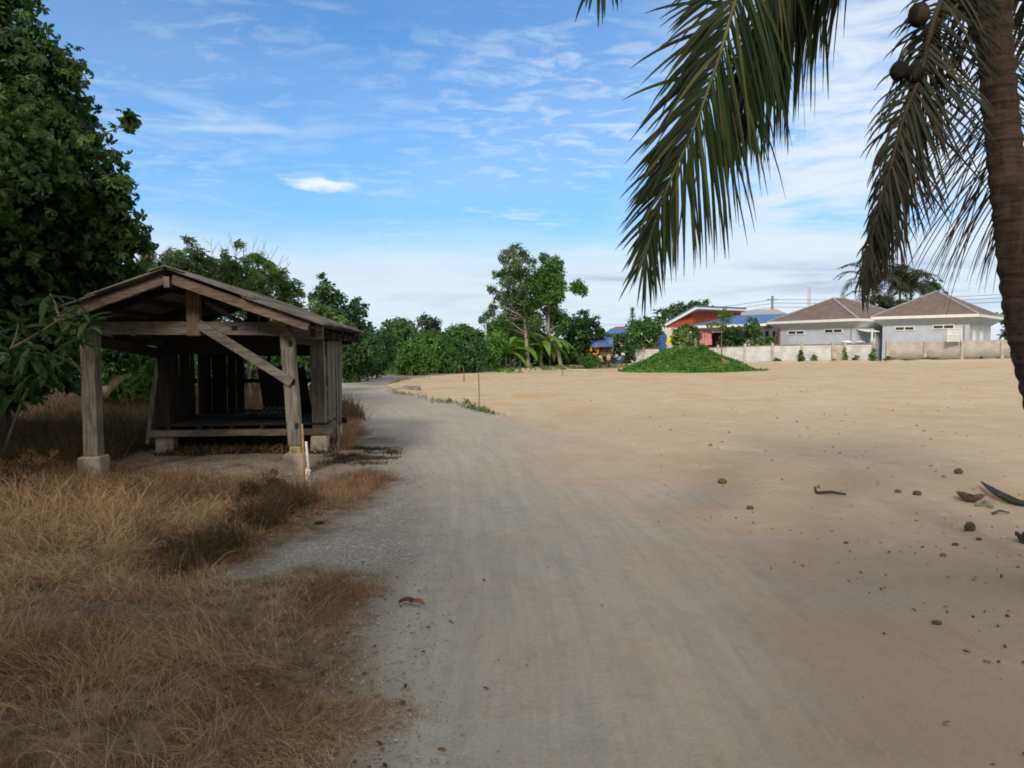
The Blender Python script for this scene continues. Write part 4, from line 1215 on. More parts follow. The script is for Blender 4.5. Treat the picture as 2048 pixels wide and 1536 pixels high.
# banana plants
def banana(px, pyb, d, H, n, label, lean=0.0):
    b = P(px, pyb, d); b.z = gz(b.x, d)
    root = thing('banana_plant', label, 'banana plant', tuple(b), 'banana plants')
    top = b + Vector((lean, 0, H * .33))
    MB().tube([b - Vector((0, 0, .1)), b.lerp(top, .5), top], [.11, .09, .06], 8).build('stem', M['bark_light'], root, smooth=True)
    for k in range(n):
        a_ = 2 * math.pi * (k / n) + random.uniform(-.3, .3); L = H * random.uniform(.72, .98); el_ = random.uniform(.45, 1.35)
        d_ = Vector((math.cos(a_), math.sin(a_) * .8, 0))
        V = []; Fs = []; q = top.copy(); dirv = (d_ * math.cos(el_) + Vector((0, 0, math.sin(el_)))).normalized(); N = 12
        wv = Vector((-d_.y, d_.x, 0)).normalized()
        ti = []
        for i in range(N + 1):
            f = i / N
            wd = 0.24 * H / 3 * math.sin(math.pi * min(1, max(0.04, (f - .06) / .94)) ** .8) + .02
            rag = random.uniform(.82, 1.1)
            for s_ in (-1, -.02, .02, 1):
                V.append(tuple(q + wv * wd * s_ * rag + Vector((0, 0, -abs(s_) * wd * .35)) + dirv * (abs(s_) * random.uniform(-.04, .04))))
                ti.append(min(1, .35 + .3 * random.random() + .25 * (k % 3 == 0)))
            q = q + dirv * (L / N); dirv = (dirv + Vector((0, 0, -.20 - .08 * f)) + d_ * .02).normalized()
        for i in range(N):
            for j in range(3): Fs.append((4 * i + j, 4 * i + j + 1, 4 * i + j + 5, 4 * i + j + 4))
        mesh_np('leaf', V, Fs, M['leaf_banana'], root, attrs={'tint': np.array(ti)})


banana(1012, 726, 55, 3.4, 12, 'banana plant farthest left of the clump, drooping low')
banana(1040, 727, 56.5, 3.8, 12, 'banana plant just left of the pale trunk')
banana(1082, 725, 58, 4.4, 12, 'tall banana plant between the two tree trunks')
banana(1100, 720, 61, 5.0, 12, 'tallest banana plant right of the pale trunk, behind the leaning one')
banana(1028, 722, 59, 4.4, 11, 'banana plant in the second row behind the pale trunk', .2)

# ================================================================== HUT, FIGURES, SCOOTER
M['blue_roof'] = plain('blue_metal_roof', (0.07, 0.155, 0.35), 0.5, 0.12, 3, 0.0, streak=(3, .2, 1))
M['blue_rust'] = plain('faded_blue_metal', (0.06, 0.13, 0.31), 0.6, 0.2, 2, 0.0, stain=((0.22, 0.20, 0.26), 1.1))
M['board_brown'] = plain('hut_boards', (0.12, 0.10, 0.08), 0.9, 0.3, 5, 0.1, streak=(6, 6, .5))
M['orange_cloth'] = plain('orange_cloth', (0.72, 0.24, 0.03), 0.9, 0.25, 3, 0.0)
M['white_wall'] = plain('grey_white_render', (0.49, 0.53, 0.61), 0.9, 0.06, 1.2, 0.05, stain=((0.40, 0.43, 0.48), .5))
M['white_wall2'] = plain('white_render', (0.60, 0.58, 0.55), 0.9, 0.08, 1.5, 0.05)
M['white_trim'] = plain('white_trim', (0.78, 0.76, 0.73), 0.6, 0.05, 2, 0.0)
M['soffit'] = plain('pale_soffit', (0.52, 0.55, 0.58), 0.7, 0.08, 3, 0.0)
M['glass'] = plain('dark_window_glass', (0.03, 0.035, 0.04), 0.15, 0.2, 2, 0.0, spec=.5)
M['red_wall'] = plain('red_board_wall', (0.32, 0.072, 0.042), 0.8, 0.2, 1.5, 0.0, streak=(6, 6, .4))
M['pillar'] = plain('reddish_pillar', (0.20, 0.08, 0.07), 0.8, 0.2, 3, 0.0)
M['pink_cloth'] = plain('pink_curtain', (0.62, 0.25, 0.27), 0.9, 0.25, 3, 0.0, streak=(6, 6, .5))
M['yellow'] = plain('yellow_cloth', (0.68, 0.50, 0.03), 0.8, 0.15, 2, 0.0)
M['blue_plastic'] = plain('blue_plastic', (0.03, 0.09, 0.24), 0.6, 0.3, 2, 0.0)
M['teal'] = plain('teal_paint', (0.12, 0.42, 0.46), 0.6, 0.15, 2, 0.0)
M['figure'] = plain('pinkish_sack', (0.42, 0.26, 0.19), 0.9, 0.35, 6, 0.1)
M['dark_cloth'] = plain('dark_cloth', (0.05, 0.035, 0.04), 0.9, 0.3, 6, 0.0)
M['metal_dark'] = plain('dark_metal', (0.04, 0.045, 0.06), 0.4, 0.2, 6, 0.0)
M['paint_white'] = plain('white_paint', (0.7, 0.7, 0.7), 0.4, 0.1, 6, 0.0)
M['rubber'] = plain('tyre_rubber', (0.025, 0.025, 0.025), 0.8, 0.2, 9, 0.0)
M['wire'] = plain('power_wire', (0.10, 0.11, 0.12), 0.7, 0.1, 1, 0)
M['pole'] = plain('concrete_pole', (0.22, 0.23, 0.26), 0.9, 0.15, 2, 0)
M['pole_white'] = plain('pale_post', (0.5, 0.5, 0.5), 0.9, 0.15, 2, 0)

HD = 60.0
hb = P(1207, 705, HD)
hut = thing('small_hut', 'small raised board hut with steep faded blue roof and orange cloths', 'hut', (hb.x, HD, 0), None)


def pq(*pts):
    return [P(*p) for p in pts]


mb = MB()
# front slope of the roof with thickness, and back slope
f0, f1, f2, f3 = pq((1182, 695, HD - .5), (1226, 693, HD - .5), (1227, 675, HD + .9), (1184, 678, HD + .9))
th = Vector((0, 0, .06))
mb.hexa([f0, f1, f2, f3, f0 + th, f1 + th, f2 + th, f3 + th])
g0, g1 = f0 + Vector((0, 2.6, .1)), f1 + Vector((0, 2.6, .1))
mb.hexa([f3, f2, g1, g0, f3 + th, f2 + th, g1 + th, g0 + th])
mb.build('roof', M['blue_rust'], hut)
zt = f0.z + .15; zb = P(1200, 712, HD).z
mb = MB().box((P(1210, 700, HD + .8).x, HD + .9, (zt + zb) / 2), P(1223, 0, HD).x - P(1197, 0, HD).x, 1.4, zt - zb)
mb.build('wall', M['board_brown'], hut)
MB().box((P(1207, 0, HD + .18).x, HD + .19, P(0, 698, HD).z), .17, .03, .2).build('window', M['black'], hut)
mb = MB()
for px in (1185, 1198, 1222):
    for dy in (0.0, 1.7): mb.beam((P(px, 0, HD).x, HD + .15 + dy, -.05), (P(px, 0, HD).x, HD + .15 + dy, zt), .08, .08)
mb.beam((P(1184, 0, HD).x, HD + .15, zb), (P(1224, 0, HD).x, HD + .15, zb), .08, .10)
mb.beam((P(1184, 0, HD).x, HD + 1.85, zb), (P(1224, 0, HD).x, HD + 1.85, zb), .08, .10)
mb.build('stilts', M['board_brown'], hut)
for (px, y0, y1, w_) in [(1183, 696, 702, .17), (1191, 696, 701, .14), (1196, 696, 707, .16)]:
    a0, a1 = P(px, y0, HD - .1), P(px - .5, y1, HD - .12)
    o = MB().beam(a0, a1, w_, .03, up=(0, 1, 0), jit=.03, seg=4).build('hanging_cloth', M['orange_cloth'], origin=tuple(a0))
    tag(o, {1183: 'orange cloth hanging at the left end of the hut eave', 1191: 'short orange cloth hanging second from the left under the hut eave', 1196: 'long orange cloth hanging against the hut wall'}[px], 'cloth', 'orange cloths on the hut')
tag(MB().blob(P(1188, 709, HD - .6), .24, .15, .12, 8, 6, .2).build('cloth_heap', M['orange_cloth'], origin=tuple(P(1188, 709, HD - .6))), 'orange-red cloth draped on the shrub by the hut', 'cloth')
for (px, top, r, lab) in [(1200, 711, .22, 'pinkish bundle on a dark post, the nearer one below the hut'), (1217, 709, .19, 'tan and pink bundle on a post right of the other under the hut')]:
    b_ = P(px, 727, 58.5); zt_ = P(px, top, 58.5).z
    r_ = thing('bundle_post', lab, 'bundle', (b_.x, 58.5, 0), 'bundles on posts')
    MB().blob((b_.x, 58.5, zt_ - .28), r, r * .8, .30, 10, 7, .08).build('bundle', M['figure'], r_, smooth=True)
    MB().tube([(b_.x + .03, 58.5, -.1), (b_.x + .03, 58.5, zt_ - .45)], [.13, .12], 7, .1).build('post', M['dark_cloth'], r_)
# scooter
sx, sy = P(1240, 0, 63).x, 63.0
sct = thing('motor_scooter', 'parked blue scooter with white top between the hut and the wall', 'scooter', (sx, sy, 0))
for dx in (-.6, .6):
    mb = MB(); pts = [(sx + dx, sy + .27 * math.cos(t), .28 + .27 * math.sin(t)) for t in [k * math.pi / 8 for k in range(17)]]
    pts = [(sx + dx + (.25 * math.cos(k * math.pi / 8)), sy, .28 + .25 * math.sin(k * math.pi / 8)) for k in range(17)]
    mb.tube(pts, .05, 6).build('wheel', M['rubber'], sct)
MB().beam((sx - .5, sy, .5), (sx + .25, sy, .5), .22, .25).beam((sx + .25, sy, .45), (sx + .5, sy, 1.0), .25, .12).build('body', M['blue_plastic'], sct, bevel=.04)
MB().beam((sx - .55, sy, .72), (sx + .1, sy, .75), .24, .10).build('seat', M['rubber'], sct, bevel=.03)
MB().blob((sx + .5, sy, 1.08), .16, .16, .14, 8, 6).build('headlight', M['paint_white'], sct)
MB().tube([(sx + .45, sy - .32, 1.12), (sx + .5, sy, 1.05), (sx + .45, sy + .32, 1.12)], .02, 5).build('handlebar', M['metal_dark'], sct)
MB().blob((sx - .1, sy, .95), .17, .16, .15, 8, 6).build('helmet', M['paint_white'], sct, smooth=True)

# ================================================================== MOUND
mcx, mcy = P(1378, 0, 50).x, 50.0
nx_, ny_ = 90, 50
xs = np.linspace(-6.6, 7.4, nx_); ys = np.linspace(-3.6, 4.6, ny_)
XX, YY = np.meshgrid(xs, ys, indexing='ij')


def mound_h(X_, Y_):
    rx = np.where(X_ < 0, 4.3, 4.9); ry = np.where(Y_ < 0, 3.2, 4.2)
    q = np.hypot(X_ / rx, Y_ / ry)
    h = 1.62 * np.clip(1 - np.clip(q, 0, 1) ** 1.5, 0, 1) ** 1.15 + .06 * np.exp(-(q / .3) ** 2)
    h = h + .75 * (fbm(X_ * 1.1 + 9, Y_ * 1.1, 4, 77) - .5) * np.clip(1.1 - q, 0, 1)
    return h - .06 * (q > .98) + terrain(X_ + mcx, Y_ + mcy)


ZZ = mound_h(XX, YY)
V = np.stack([XX + mcx, YY + mcy, ZZ], -1).reshape(-1, 3)
ii = (np.arange(nx_ - 1)[:, None] * ny_ + np.arange(ny_ - 1)[None]).ravel()
M['mound'] = plain('mound_soil', (0.19, 0.125, 0.075), 0.95, 0.35, 1.5, 0.4)
o = mesh_np('dirt_mound', V, np.stack([ii, ii + ny_, ii + ny_ + 1, ii + 1], 1), M['mound'], smooth=True)
tag(o, kind='structure')
n = 20000
qx = rng.uniform(-5.6, 6.6, n); qy = rng.uniform(-3.5, 4, n)
qq = np.hypot(qx / np.where(qx < 0, 4.5, 5.1), qy / np.where(qy < 0, 3.4, 4.2))
cov_ = fbm(qx * .8 + 3, qy * .8, 3, 51)
keep = (qq < 1.03 + .5 * (cov_ - .5)) & ((cov_ > .37) | (qq > .72)) & (rng.random(n) > .1)
qx, qy = qx[keep], qy[keep]
pos = np.stack([qx + mcx, qy + mcy, mound_h(qx, qy) + rng.uniform(0, .14, len(qx))], 1)
nn = nrm(np.array([0, -.25, 1.0]) + rng.normal(size=pos.shape) * .5)
d = nrm(np.cross(nn, rng.normal(size=nn.shape)))
tt = np.clip(fbm(qx * 1.3, qy * 1.3, 3, 61) * .9 + rng.normal(size=len(qx)) * .15, 0, 1)
V, Fa, ti = scatter(ROS[0], ROS[1], pos, frames(d, nn), rng.uniform(.05, .19, len(pos)) * (.7 + .7 * cov_[keep]), tt)
tag(mesh_np('ground_cover', V, Fa, M['leaf_vine'], attrs={'tint': ti}), 'green creeping weeds covering the dirt mound', 'weeds', kind='stuff')
MG = 'bushes on and behind the mound'
clump_tree('mound_bush', 'bright green bush on the crest of the mound by the yellow cloth', [(1358, 676, 13), (1368, 668, 11), (1372, 682, 11), (1352, 684, 8), (1384, 690, 8)], 52, 'leaf_vine', base=(P(1365, 0, 52).x, 52, 1.2), leaf=.24, cov=1.5, tr=.04, cat='bush', group=MG)
clump_tree('umbrella_tree', 'dark flat-topped small tree behind the crest of the mound', [(1362, 660, 10), (1375, 657, 10), (1388, 662, 9), (1395, 672, 8), (1352, 664, 6)], 62, 'leaf_dark', leaf=.3, cov=1.4, tr=.08, group=MG)
clump_tree('weed_clump', 'tuft of light weeds at the right end of the mound top', [(1395, 690, 6), (1412, 695, 6), (1404, 693, 6)], 50.5, 'leaf_vine', base=(P(1404, 0, 50.5).x, 50.5, 1.3), leaf=.2, cov=1.4, tr=.02, cat='weeds', group=MG)

# ================================================================== WALLS
WL = [(11.9, 74.5), (24.0, 65.8), (40.9, 57.8), (58, 49)]


def wall_pt(px):
    """point of the wall line on the column of a pixel"""
    k_ = (px - 1024) / F
    for (ax, ay), (bx_, by_) in zip(WL, WL[1:]):
        den = (bx_ - ax) - k_ * (by_ - ay)
        t = (k_ * ay - ax) / den
        if -0.02 <= t <= 1.0: return Vector((ax + t * (bx_ - ax), ay + t * (by_ - ay), 0))
    return Vector((WL[0][0], WL[0][1], 0))


M['plank'] = plain('concrete_plank', (0.60, 0.61, 0.62), 0.95, 0.12, 1.5, 0.1, stain=((0.44, 0.43, 0.41), .9))
M['wall_post'] = plain('wall_post_concrete', (0.42, 0.38, 0.32), 0.95, 0.2, 2, 0.1)
M['coping'] = plain('dark_coping', (0.22, 0.19, 0.16), 0.95, 0.3, 1.5, 0.1)


def block_mat():
    m_, t, bs = new_mat('grey_block_wall')
    uv = t.attr('wuv', 1)
    br = t.node('ShaderNodeTexBrick')
    t.l.new(uv, br.inputs['Vector'])
    br.inputs['Scale'].default_value = 1.0
    br.inputs['Brick Width'].default_value = 0.40; br.inputs['Row Height'].default_value = 0.20
    br.inputs['Mortar Size'].default_value = 0.012
    t.put(br.inputs['Color1'], (0.30, 0.28, 0.245)); t.put(br.inputs['Color2'], (0.40, 0.375, 0.33)); t.put(br.inputs['Mortar'], (0.33, 0.30, 0.26))
    oc = t.node('ShaderNodeTexCoord').outputs['Object']
    n_ = t.noise(oc, .9, 5, .65)
    c = t.mix(t.m('MULTIPLY', t.ss(n_, .45, .7), .6), br.outputs[0], (0.46, 0.42, 0.36))
    sp = t.node('ShaderNodeSeparateXYZ'); t.l.new(uv, sp.inputs[0])
    low = t.ss(t.m('ADD', sp.outputs[1], t.m('MULTIPLY', t.noise(oc, 1.2, 3), .5)), .75, .35)
    c = t.mix(t.m('MULTIPLY', low, .6), c, (0.17, 0.15, 0.125))
    t.put(bs.inputs['Base Color'], c); bs.inputs['Roughness'].default_value = .95
    return m_


M['block'] = block_mat()


def wall_top(px):
    return float(np.interp(px, [1250, 1300, 1440, 1540, 1700, 1850, 2024, 2200], [695, 695, 692, 688, 686, 683.5, 679, 675]))


pw = thing('plank_wall', 'pale precast concrete plank wall with posts behind the green mound', 'wall', tuple(wall_pt(1400)))
pxs = [1261, 1286, 1334, 1385, 1435, 1489, 1544, 1602, 1664, 1688, 1745]
for i, (a_, b_) in enumerate(zip(pxs, pxs[1:])):
    pa, pb = wall_pt(a_), wall_pt(b_)
    za, zb_ = gz(*pa.xy), gz(*pb.xy); ta, tb_ = P(a_, wall_top(a_) + 3.5, pa.y).z, P(b_, wall_top(b_) + 3.5, pb.y).z
    if b_ == 1688:   # the bay rendered flat instead of planks
        MB().beam(pa + Vector((0, 0, (za + ta) / 2)), pb + Vector((0, 0, (zb_ + tb_) / 2)), .10, (ta - za + tb_ - zb_) / 2).build('rendered_bay', M['wall_post'], pw)
    else:
        mb = MB(); N = 7
        for k in range(N):
            f0_, f1_ = k / N, (k + .86) / N
            za0, za1 = za + (ta - za) * f0_, za + (ta - za) * f1_; zb0, zb1 = zb_ + (tb_ - zb_) * f0_, zb_ + (tb_ - zb_) * f1_
            mb.beam(pa + Vector((0, 0, (za0 + za1) / 2)), pb + Vector((0, 0, (zb0 + zb1) / 2)), .05, (za1 - za0))
        mb.beam(pa + Vector((0, .04, (za + ta) / 2)), pb + Vector((0, .04, (zb_ + tb_) / 2)), .02, (ta - za + tb_ - zb_) / 2 - .02)
        mb.build('plank_panel', M['plank'], pw)
    mb = MB().beam(pa + Vector((0, 0, ta + .04)), pb + Vector((0, 0, tb_ + .04)), .12, .09, jit=.01, seg=4)
    mb.build('coping', M['coping'], pw)
for a_ in pxs + [1745 + 28]:
    pa = wall_pt(a_); za = gz(*pa.xy); ta = P(a_, wall_top(a_), pa.y).z
    MB().beam(pa + Vector((0, -.03, za - .2)), pa + Vector((0, -.03, ta + .12)), .2, .2).build('post', M['wall_post'], pw)
bw = thing('block_wall', 'grey bare concrete block wall in front of the right hand house', 'wall', tuple(wall_pt(1880)))


def block_run(a_, b_, n=10):
    V = []; Fs = []; uv = []; u = 0; prev = None
    for i in range(n + 1):
        px = a_ + (b_ - a_) * i / n; p = wall_pt(px); z0 = gz(*p.xy); z1 = P(px, wall_top(px), p.y).z + random.uniform(-.02, .02)
        if prev is not None: u += (p - prev).length
        prev = p
        for dz, off in ((z0 - .2, 0), (z1, 0), (z1, .14), (z0 - .2, .14)):
            V.append((p.x, p.y + off, dz)); uv.append((u, dz - z0, 0))
    for i in range(n):
        for j in range(4): Fs.append((4 * i + j, 4 * i + 4 + j, 4 * i + 4 + (j + 1) % 4, 4 * i + (j + 1) % 4))
    mesh_np('block_panel', V, Fs, M['block'], bw, vec={'wuv': np.array(uv)})


bx_px = [1773, 1848, 1922, 2002, 2090, 2200]
for a_, b_ in zip(bx_px, bx_px[1:]):
    block_run(a_ + 1, b_)
    p = wall_pt(b_); z0 = gz(*p.xy)
    MB().beam((p.x, p.y - .02, z0 - .2), (p.x, p.y - .02, P(b_, wall_top(b_), p.y).z + .03), .22, .24).build('post', M['wall_post'], bw)
# weeds along the wall
WG = 'weeds along the wall'
wl = [(1555, 720, 8, 'low round weed at the wall left of the ivy post'), (1603, 712, 9, 'tall green creeper on the third wall post'), (1604, 722, 8, None), (1628, 722, 7, 'sprawling weed between the two creeper posts'),
      (1668, 723, 6, 'small weed below the flat rendered bay'), (1689, 708, 7, 'thin vine climbing the post beside the rendered bay'), (1712, 722, 7, 'small weed left of the dense vine'), (1746, 710, 9, 'dense vine column where the block wall begins'),
      (1778, 719, 11, 'rounded bush at the left of the block wall'), (1808, 721, 8, 'small bush right of the rounded one'), (1850, 721, 10, 'wide weed patch under the block wall post'), (1872, 720, 8, 'weed at the middle of the block wall'),
      (1965, 720, 7, 'small weed near the last block wall post'), (1996, 720, 9, 'bushy weed at the block wall beside the palm trunk')]
for (px, py, r, lab) in wl:
    if lab is None: continue
    p = wall_pt(px); d = p.y - .35
    lst = [(px - r * .5, py + r * .2, r * .55, 0), (px + r * .4, py + r * .25, r * .55, 0), (px, py - r * .1, r * .6, 0)]
    if 'creeper' in lab or 'vine' in lab:
        lst = [(px, py - 9, 3.8, 0), (px - 1, py - 2, 4.5, 0), (px + 1, py + 5, 5, 0), (px - 1, py + 11, 6, 0)]
        if 'thin' in lab: lst = [(q[0], q[1], q[2] * .6, 0) for q in lst]
    kd = 'climbing_vine' if ('creeper' in lab or 'vine' in lab) else 'wall_weed'
    clump_tree(kd, lab, lst, d, 'leaf_mid', base=(p.x, d, 0), leaf=.24, cov=1.6, tr=.02, cat='plant', group=WG, twigs=0)


# ================================================================== HOUSES
def vec2(p): return Vector((p[0], p[1], 0))


def tile_mat(name, a_, b_):
    m_, t, bs = new_mat(name)
    oc = t.node('ShaderNodeTexCoord').outputs['Object']
    sp = t.node('ShaderNodeSeparateXYZ'); t.l.new(oc, sp.inputs[0])
    row = t.m('FRACT', t.m('MULTIPLY', sp.outputs[2], 6.5))
    n_ = t.noise(oc, 1.6, 4, .6)
    c = t.mix(t.ss(n_, .35, .65), a_, b_)
    c = t.mix(t.m('MULTIPLY', t.ss(row, .25, .0), .45), c, tuple(x * .45 for x in a_))
    t.put(bs.inputs['Base Color'], c); bs.inputs['Roughness'].default_value = .8
    return m_


M['tile'] = tile_mat('grey_brown_tiles', (0.145, 0.112, 0.10), (0.185, 0.148, 0.135))
M['tile_grey'] = tile_mat('light_grey_tiles', (0.34, 0.33, 0.32), (0.40, 0.39, 0.38))
M['fascia'] = plain('white_fascia', (0.74, 0.73, 0.71), 0.6, 0.05, 2, 0.0)
M['gutter'] = plain('grey_ridge', (0.27, 0.28, 0.31), 0.6, 0.1, 2, 0.0)


def hip_house(name, label, P1, P2, depth, He, Hr, apex_in, fl, over=.9, wall='white_wall', wins=(), ridge_len=0.0, band=.42):
    """P1,P2: front eave corners (left, right)"""
    a_, b_ = vec2(P1), vec2(P2); u = (b_ - a_).normalized(); v = Vector((-u.y, u.x, 0)); L = (b_ - a_).length
    if v.y < 0: v = -v
    z = Vector((0, 0, 1))
    root = thing(name, label, 'house', ((a_ + b_) / 2 + z * fl)[:])
    c = [a_, b_, b_ + v * depth, a_ + v * depth]
    R1 = (a_ + b_) / 2 + v * apex_in + z * Hr; R2 = R1 + v * max(ridge_len, 0.05)
    E = [p + z * (He + .22) for p in c]
    El = [p + z * (He + .14) for p in c]
    mb = MB()
    mb.poly([E[0], E[1], R1]); mb.poly([E[1], E[2], R2, R1]); mb.poly([E[2], E[3], R2]); mb.poly([E[3], E[0], R1, R2])
    rf = mb.build('roof', M['tile'], root)
    mb = MB()
    for q in E[:2] : mb.beam(q + z * .02, R1 + z * .04, .22, .10)
    for q in E[2:]: mb.beam(q + z * .02, R2 + z * .04, .22, .10)
    mb.beam(R1 + z * .04, R2 + z * .05 + v * .1, .22, .12)
    mb.build('ridge_cap', M['gutter'], rf)
    mb = MB()
    for i in range(4): mb.beam(E[i] - z * .12, E[(i + 1) % 4] - z * .12, .08, .24)
    mb.build('fascia', M['fascia'], root)
    # soffit sloping in below the fascia
    wc = [a_ + u * over + v * over, b_ - u * over + v * over, b_ - u * over + v * (depth - over), a_ + u * over + v * (depth - over)]
    mb = MB()
    for i in range(4):
        j = (i + 1) % 4
        p0, p1, p2, p3 = c[i] + z * (He - .02), c[j] + z * (He - .02), wc[j] + z * (He - band), wc[i] + z * (He - band)
        mb.poly([p0, p1, p2, p3])
    mb.build('soffit', M['soffit'], root)
    mb = MB()
    mb.hexa([q + z * (fl - .3) for q in wc] + [q + z * (He - band + .02) for q in wc])
    mb.build('wall', M[wall], root)
    fw = (wc[1] - wc[0]).length
    q = wc[1] - u * .35 - v * .06
    MB().tube([q + z * fl, q + z * (He - band)], [.05, .05], 6).build('downpipe', M['gutter'], root)
    for (f, zc, ww, hh_, kind, side) in wins:
        if side == 'f': o0 = wc[0] + u * fw * f; ax = u; out = -v
        else: o0 = wc[1] + v * (wc[2] - wc[1]).length * f; ax = v; out = u
        ctr_ = o0 + z * zc
        fr = MB()
        t_ = .08
        for (dx, dz, sx, sz) in ((0, hh_ / 2, ww + t_, t_), (0, -hh_ / 2, ww + t_, t_), (-ww / 2, 0, t_, hh_), (ww / 2, 0, t_, hh_), (0, 0, t_, hh_)):
            q = ctr_ + ax * dx + z * dz + out * .03
            fr.beam(q - ax * sx / 2, q + ax * sx / 2, .10, sz)
        fo = fr.build(kind, M['white_trim'], root)
        for sg in (-1, 1):
            q = ctr_ + ax * sg * ww / 4 + out * .012
            MB().beam(q - ax * (ww / 4 - .04), q + ax * (ww / 4 - .04), .02, hh_ - .06).build('pane', M['glass'], fo)
    return root, wc, u, v


flB = .55
B1, B2 = (P(1757, 0, 65.5).x, 65.5), (P(1977, 0, 59.5).x, 59.5)
Heb = P(1977, 628, 59.5).z
hB, wcB, uB, vB = hip_house('hip_roof_house', 'grey-white bungalow with dark tiled hip roof, nearest to the palm trunk', B1, B2, 9.5, Heb - .2, P(1890, 582, 65).z, 4.2, flB, over=.8,
                            wins=[(.27, P(1825, 656, 62.5).z, 1.55, .32, 'window', 'f'), (.72, P(1905, 653, 60.8).z, 1.6, .32, 'window', 'f'), (.22, flB + 1.9, .7, 1.9, 'side_window', 's'), (.55, flB + 1.9, .7, 1.9, 'side_window', 's')], band=.62)
A1, A2 = (P(1546, 0, 73).x, 73), (P(1731, 0, 64.2).x, 64.2)
hA, wcA, uA, vA = hip_house('hip_roof_house', 'grey-white bungalow with dark tiled hip roof between the blue roof and the other bungalow', A1, A2, 10.5, P(1731, 637, 64.2).z - .2, P(1667, 596, 69.5).z, 3.4, .4, over=.8,
                            wins=[(.25, P(1600, 665, 70.5).z, 1.9, .34, 'window', 'f'), (.74, P(1670, 662, 67).z, 1.9, .34, 'window', 'f')], ridge_len=2.0, band=.62)
# reddish corner pillar, carport pieces between the two
q = wcA[0] - vA * .12 + uA * .1
MB().beam(q + Vector((0, 0, .2)), q + Vector((0, 0, P(1560, 655, 72).z)), .22, .22).build('corner_pillar', M['pillar'], hA)
cpA = thing('carport_canopy', 'small white flat canopy on posts between the two bungalows', 'canopy', tuple(P(1740, 700, 65)))
c0, c1 = P(1701, 653, 67), P(1746, 663, 64.6)
MB().beam(c0, c1, 1.6, .07, up=(0, 0, 1)).build('roof', M['white_trim'], cpA)
for px, py, d_ in ((1744, 660, 64.4), (1749, 660, 65.6)):
    t_ = P(px, py, d_); MB().beam((t_.x, t_.y, gz(t_.x, t_.y)), t_, .12, .12).build('post', M['white_trim'], cpA)
o = MB().box(P(1743, 673, 65.4), .35, .05, 1.5).build('teal_door', M['teal'], origin=tuple(P(1743, 690, 65.4))); tag(o, 'narrow teal door leaf standing under the small canopy', 'door')
o = MB().blob(P(1693, 684.5, 64.5), .55, .4, .16, 12, 7, .08).build('white_sack', M['white_trim'], origin=tuple(P(1693, 687, 64.5)), smooth=True); tag(o, 'white sheet heaped behind the wall below the left bungalow window', 'sheet')
o = MB().blob(P(1719, 684.5, 64), .45, .4, .14, 12, 7, .08).build('grey_sack', M['soffit'], origin=tuple(P(1719, 687, 64)), smooth=True); tag(o, 'dark grey heap behind the wall right of the white sheet', 'heap')
# white framed rack by the right house
rk = thing('white_frame_rack', 'white framed screen standing behind the block wall under a window', 'screen', tuple(P(1907, 690, 59.2)))
r0_, r1_, r2_, r3_ = pq((1895, 684, 59), (1924, 684, 59), (1923, 657, 59), (1896, 657, 59))
mb = MB()
for a0, b0 in ((r0_, r3_), (r3_, r2_), (r2_, r1_), (P(1896, 670, 59), P(1923, 670, 59))): mb.beam(a0, b0, .05, .05)
mb.build('frame', M['white_trim'], rk)
ce = (r0_ + r2_) / 2
MB().box(ce + Vector((0, .03, 0)), (r2_ - r3_).length - .06, .01, (r3_ - r0_).length - .05).build('panel', M['soffit'], rk)

# ---- the house with red walls and blue roofs
RHs = thing('blue_roof_house', 'house with bright blue metal roofs and red upper walls behind the mound', 'house', (P(1450, 0, 80).x, 80, 0))
D = 78.0


def slab(pts, th, name, mat, parent):
    """thick slab whose lower face has the given corners"""
    z = Vector((0, 0, th)); mb = MB()
    if len(pts) == 4: mb.hexa(list(pts) + [p + z for p in pts])
    else:
        mb.poly(pts[::-1]); mb.poly([p + z for p in pts])
        for i in range(len(pts)): j = (i + 1) % len(pts); mb.poly([pts[i], pts[j], pts[j] + z, pts[i] + z])
    return mb.build(name, mat, parent)


# upper roof: peak corner towards us, falling to the left and running back to the right
pk = P(1392, 618, D - 1.5); lf = P(1327, 654, D + 2); rt = P(1492, 622, D + 6)
lb = lf + Vector((5, 8, 0.2)); rb = rt + Vector((-1, 4, -.6))
mb = MB(); mb.poly([pk, lf, lb]); mb.poly([pk, lb, rb, rt]); mb.build('upper_soffit', M['soffit'], RHs)
mb = MB(); z3 = Vector((0, 0, .28)); mb.poly([pk + z3, lf + z3, lb + z3]); mb.poly([pk + z3, lb + z3, rb + z3, rt + z3])
mb.build('upper_roof', M['blue_roof'], RHs)
mb = MB().beam(lf + z3 * .4, pk + z3 * .4, .12, .3).beam(pk + z3 * .4, rt + z3 * .4, .12, .22)
mb.build('upper_fascia', M['white_trim'], RHs)
mb = MB().beam(lf + z3 * 1.15, pk + z3 * 1.15, .16, .14).beam(pk + z3 * 1.15, rt + z3 * 1.15, .16, .14)
mb.build('upper_roof_edge', M['blue_roof'], RHs)
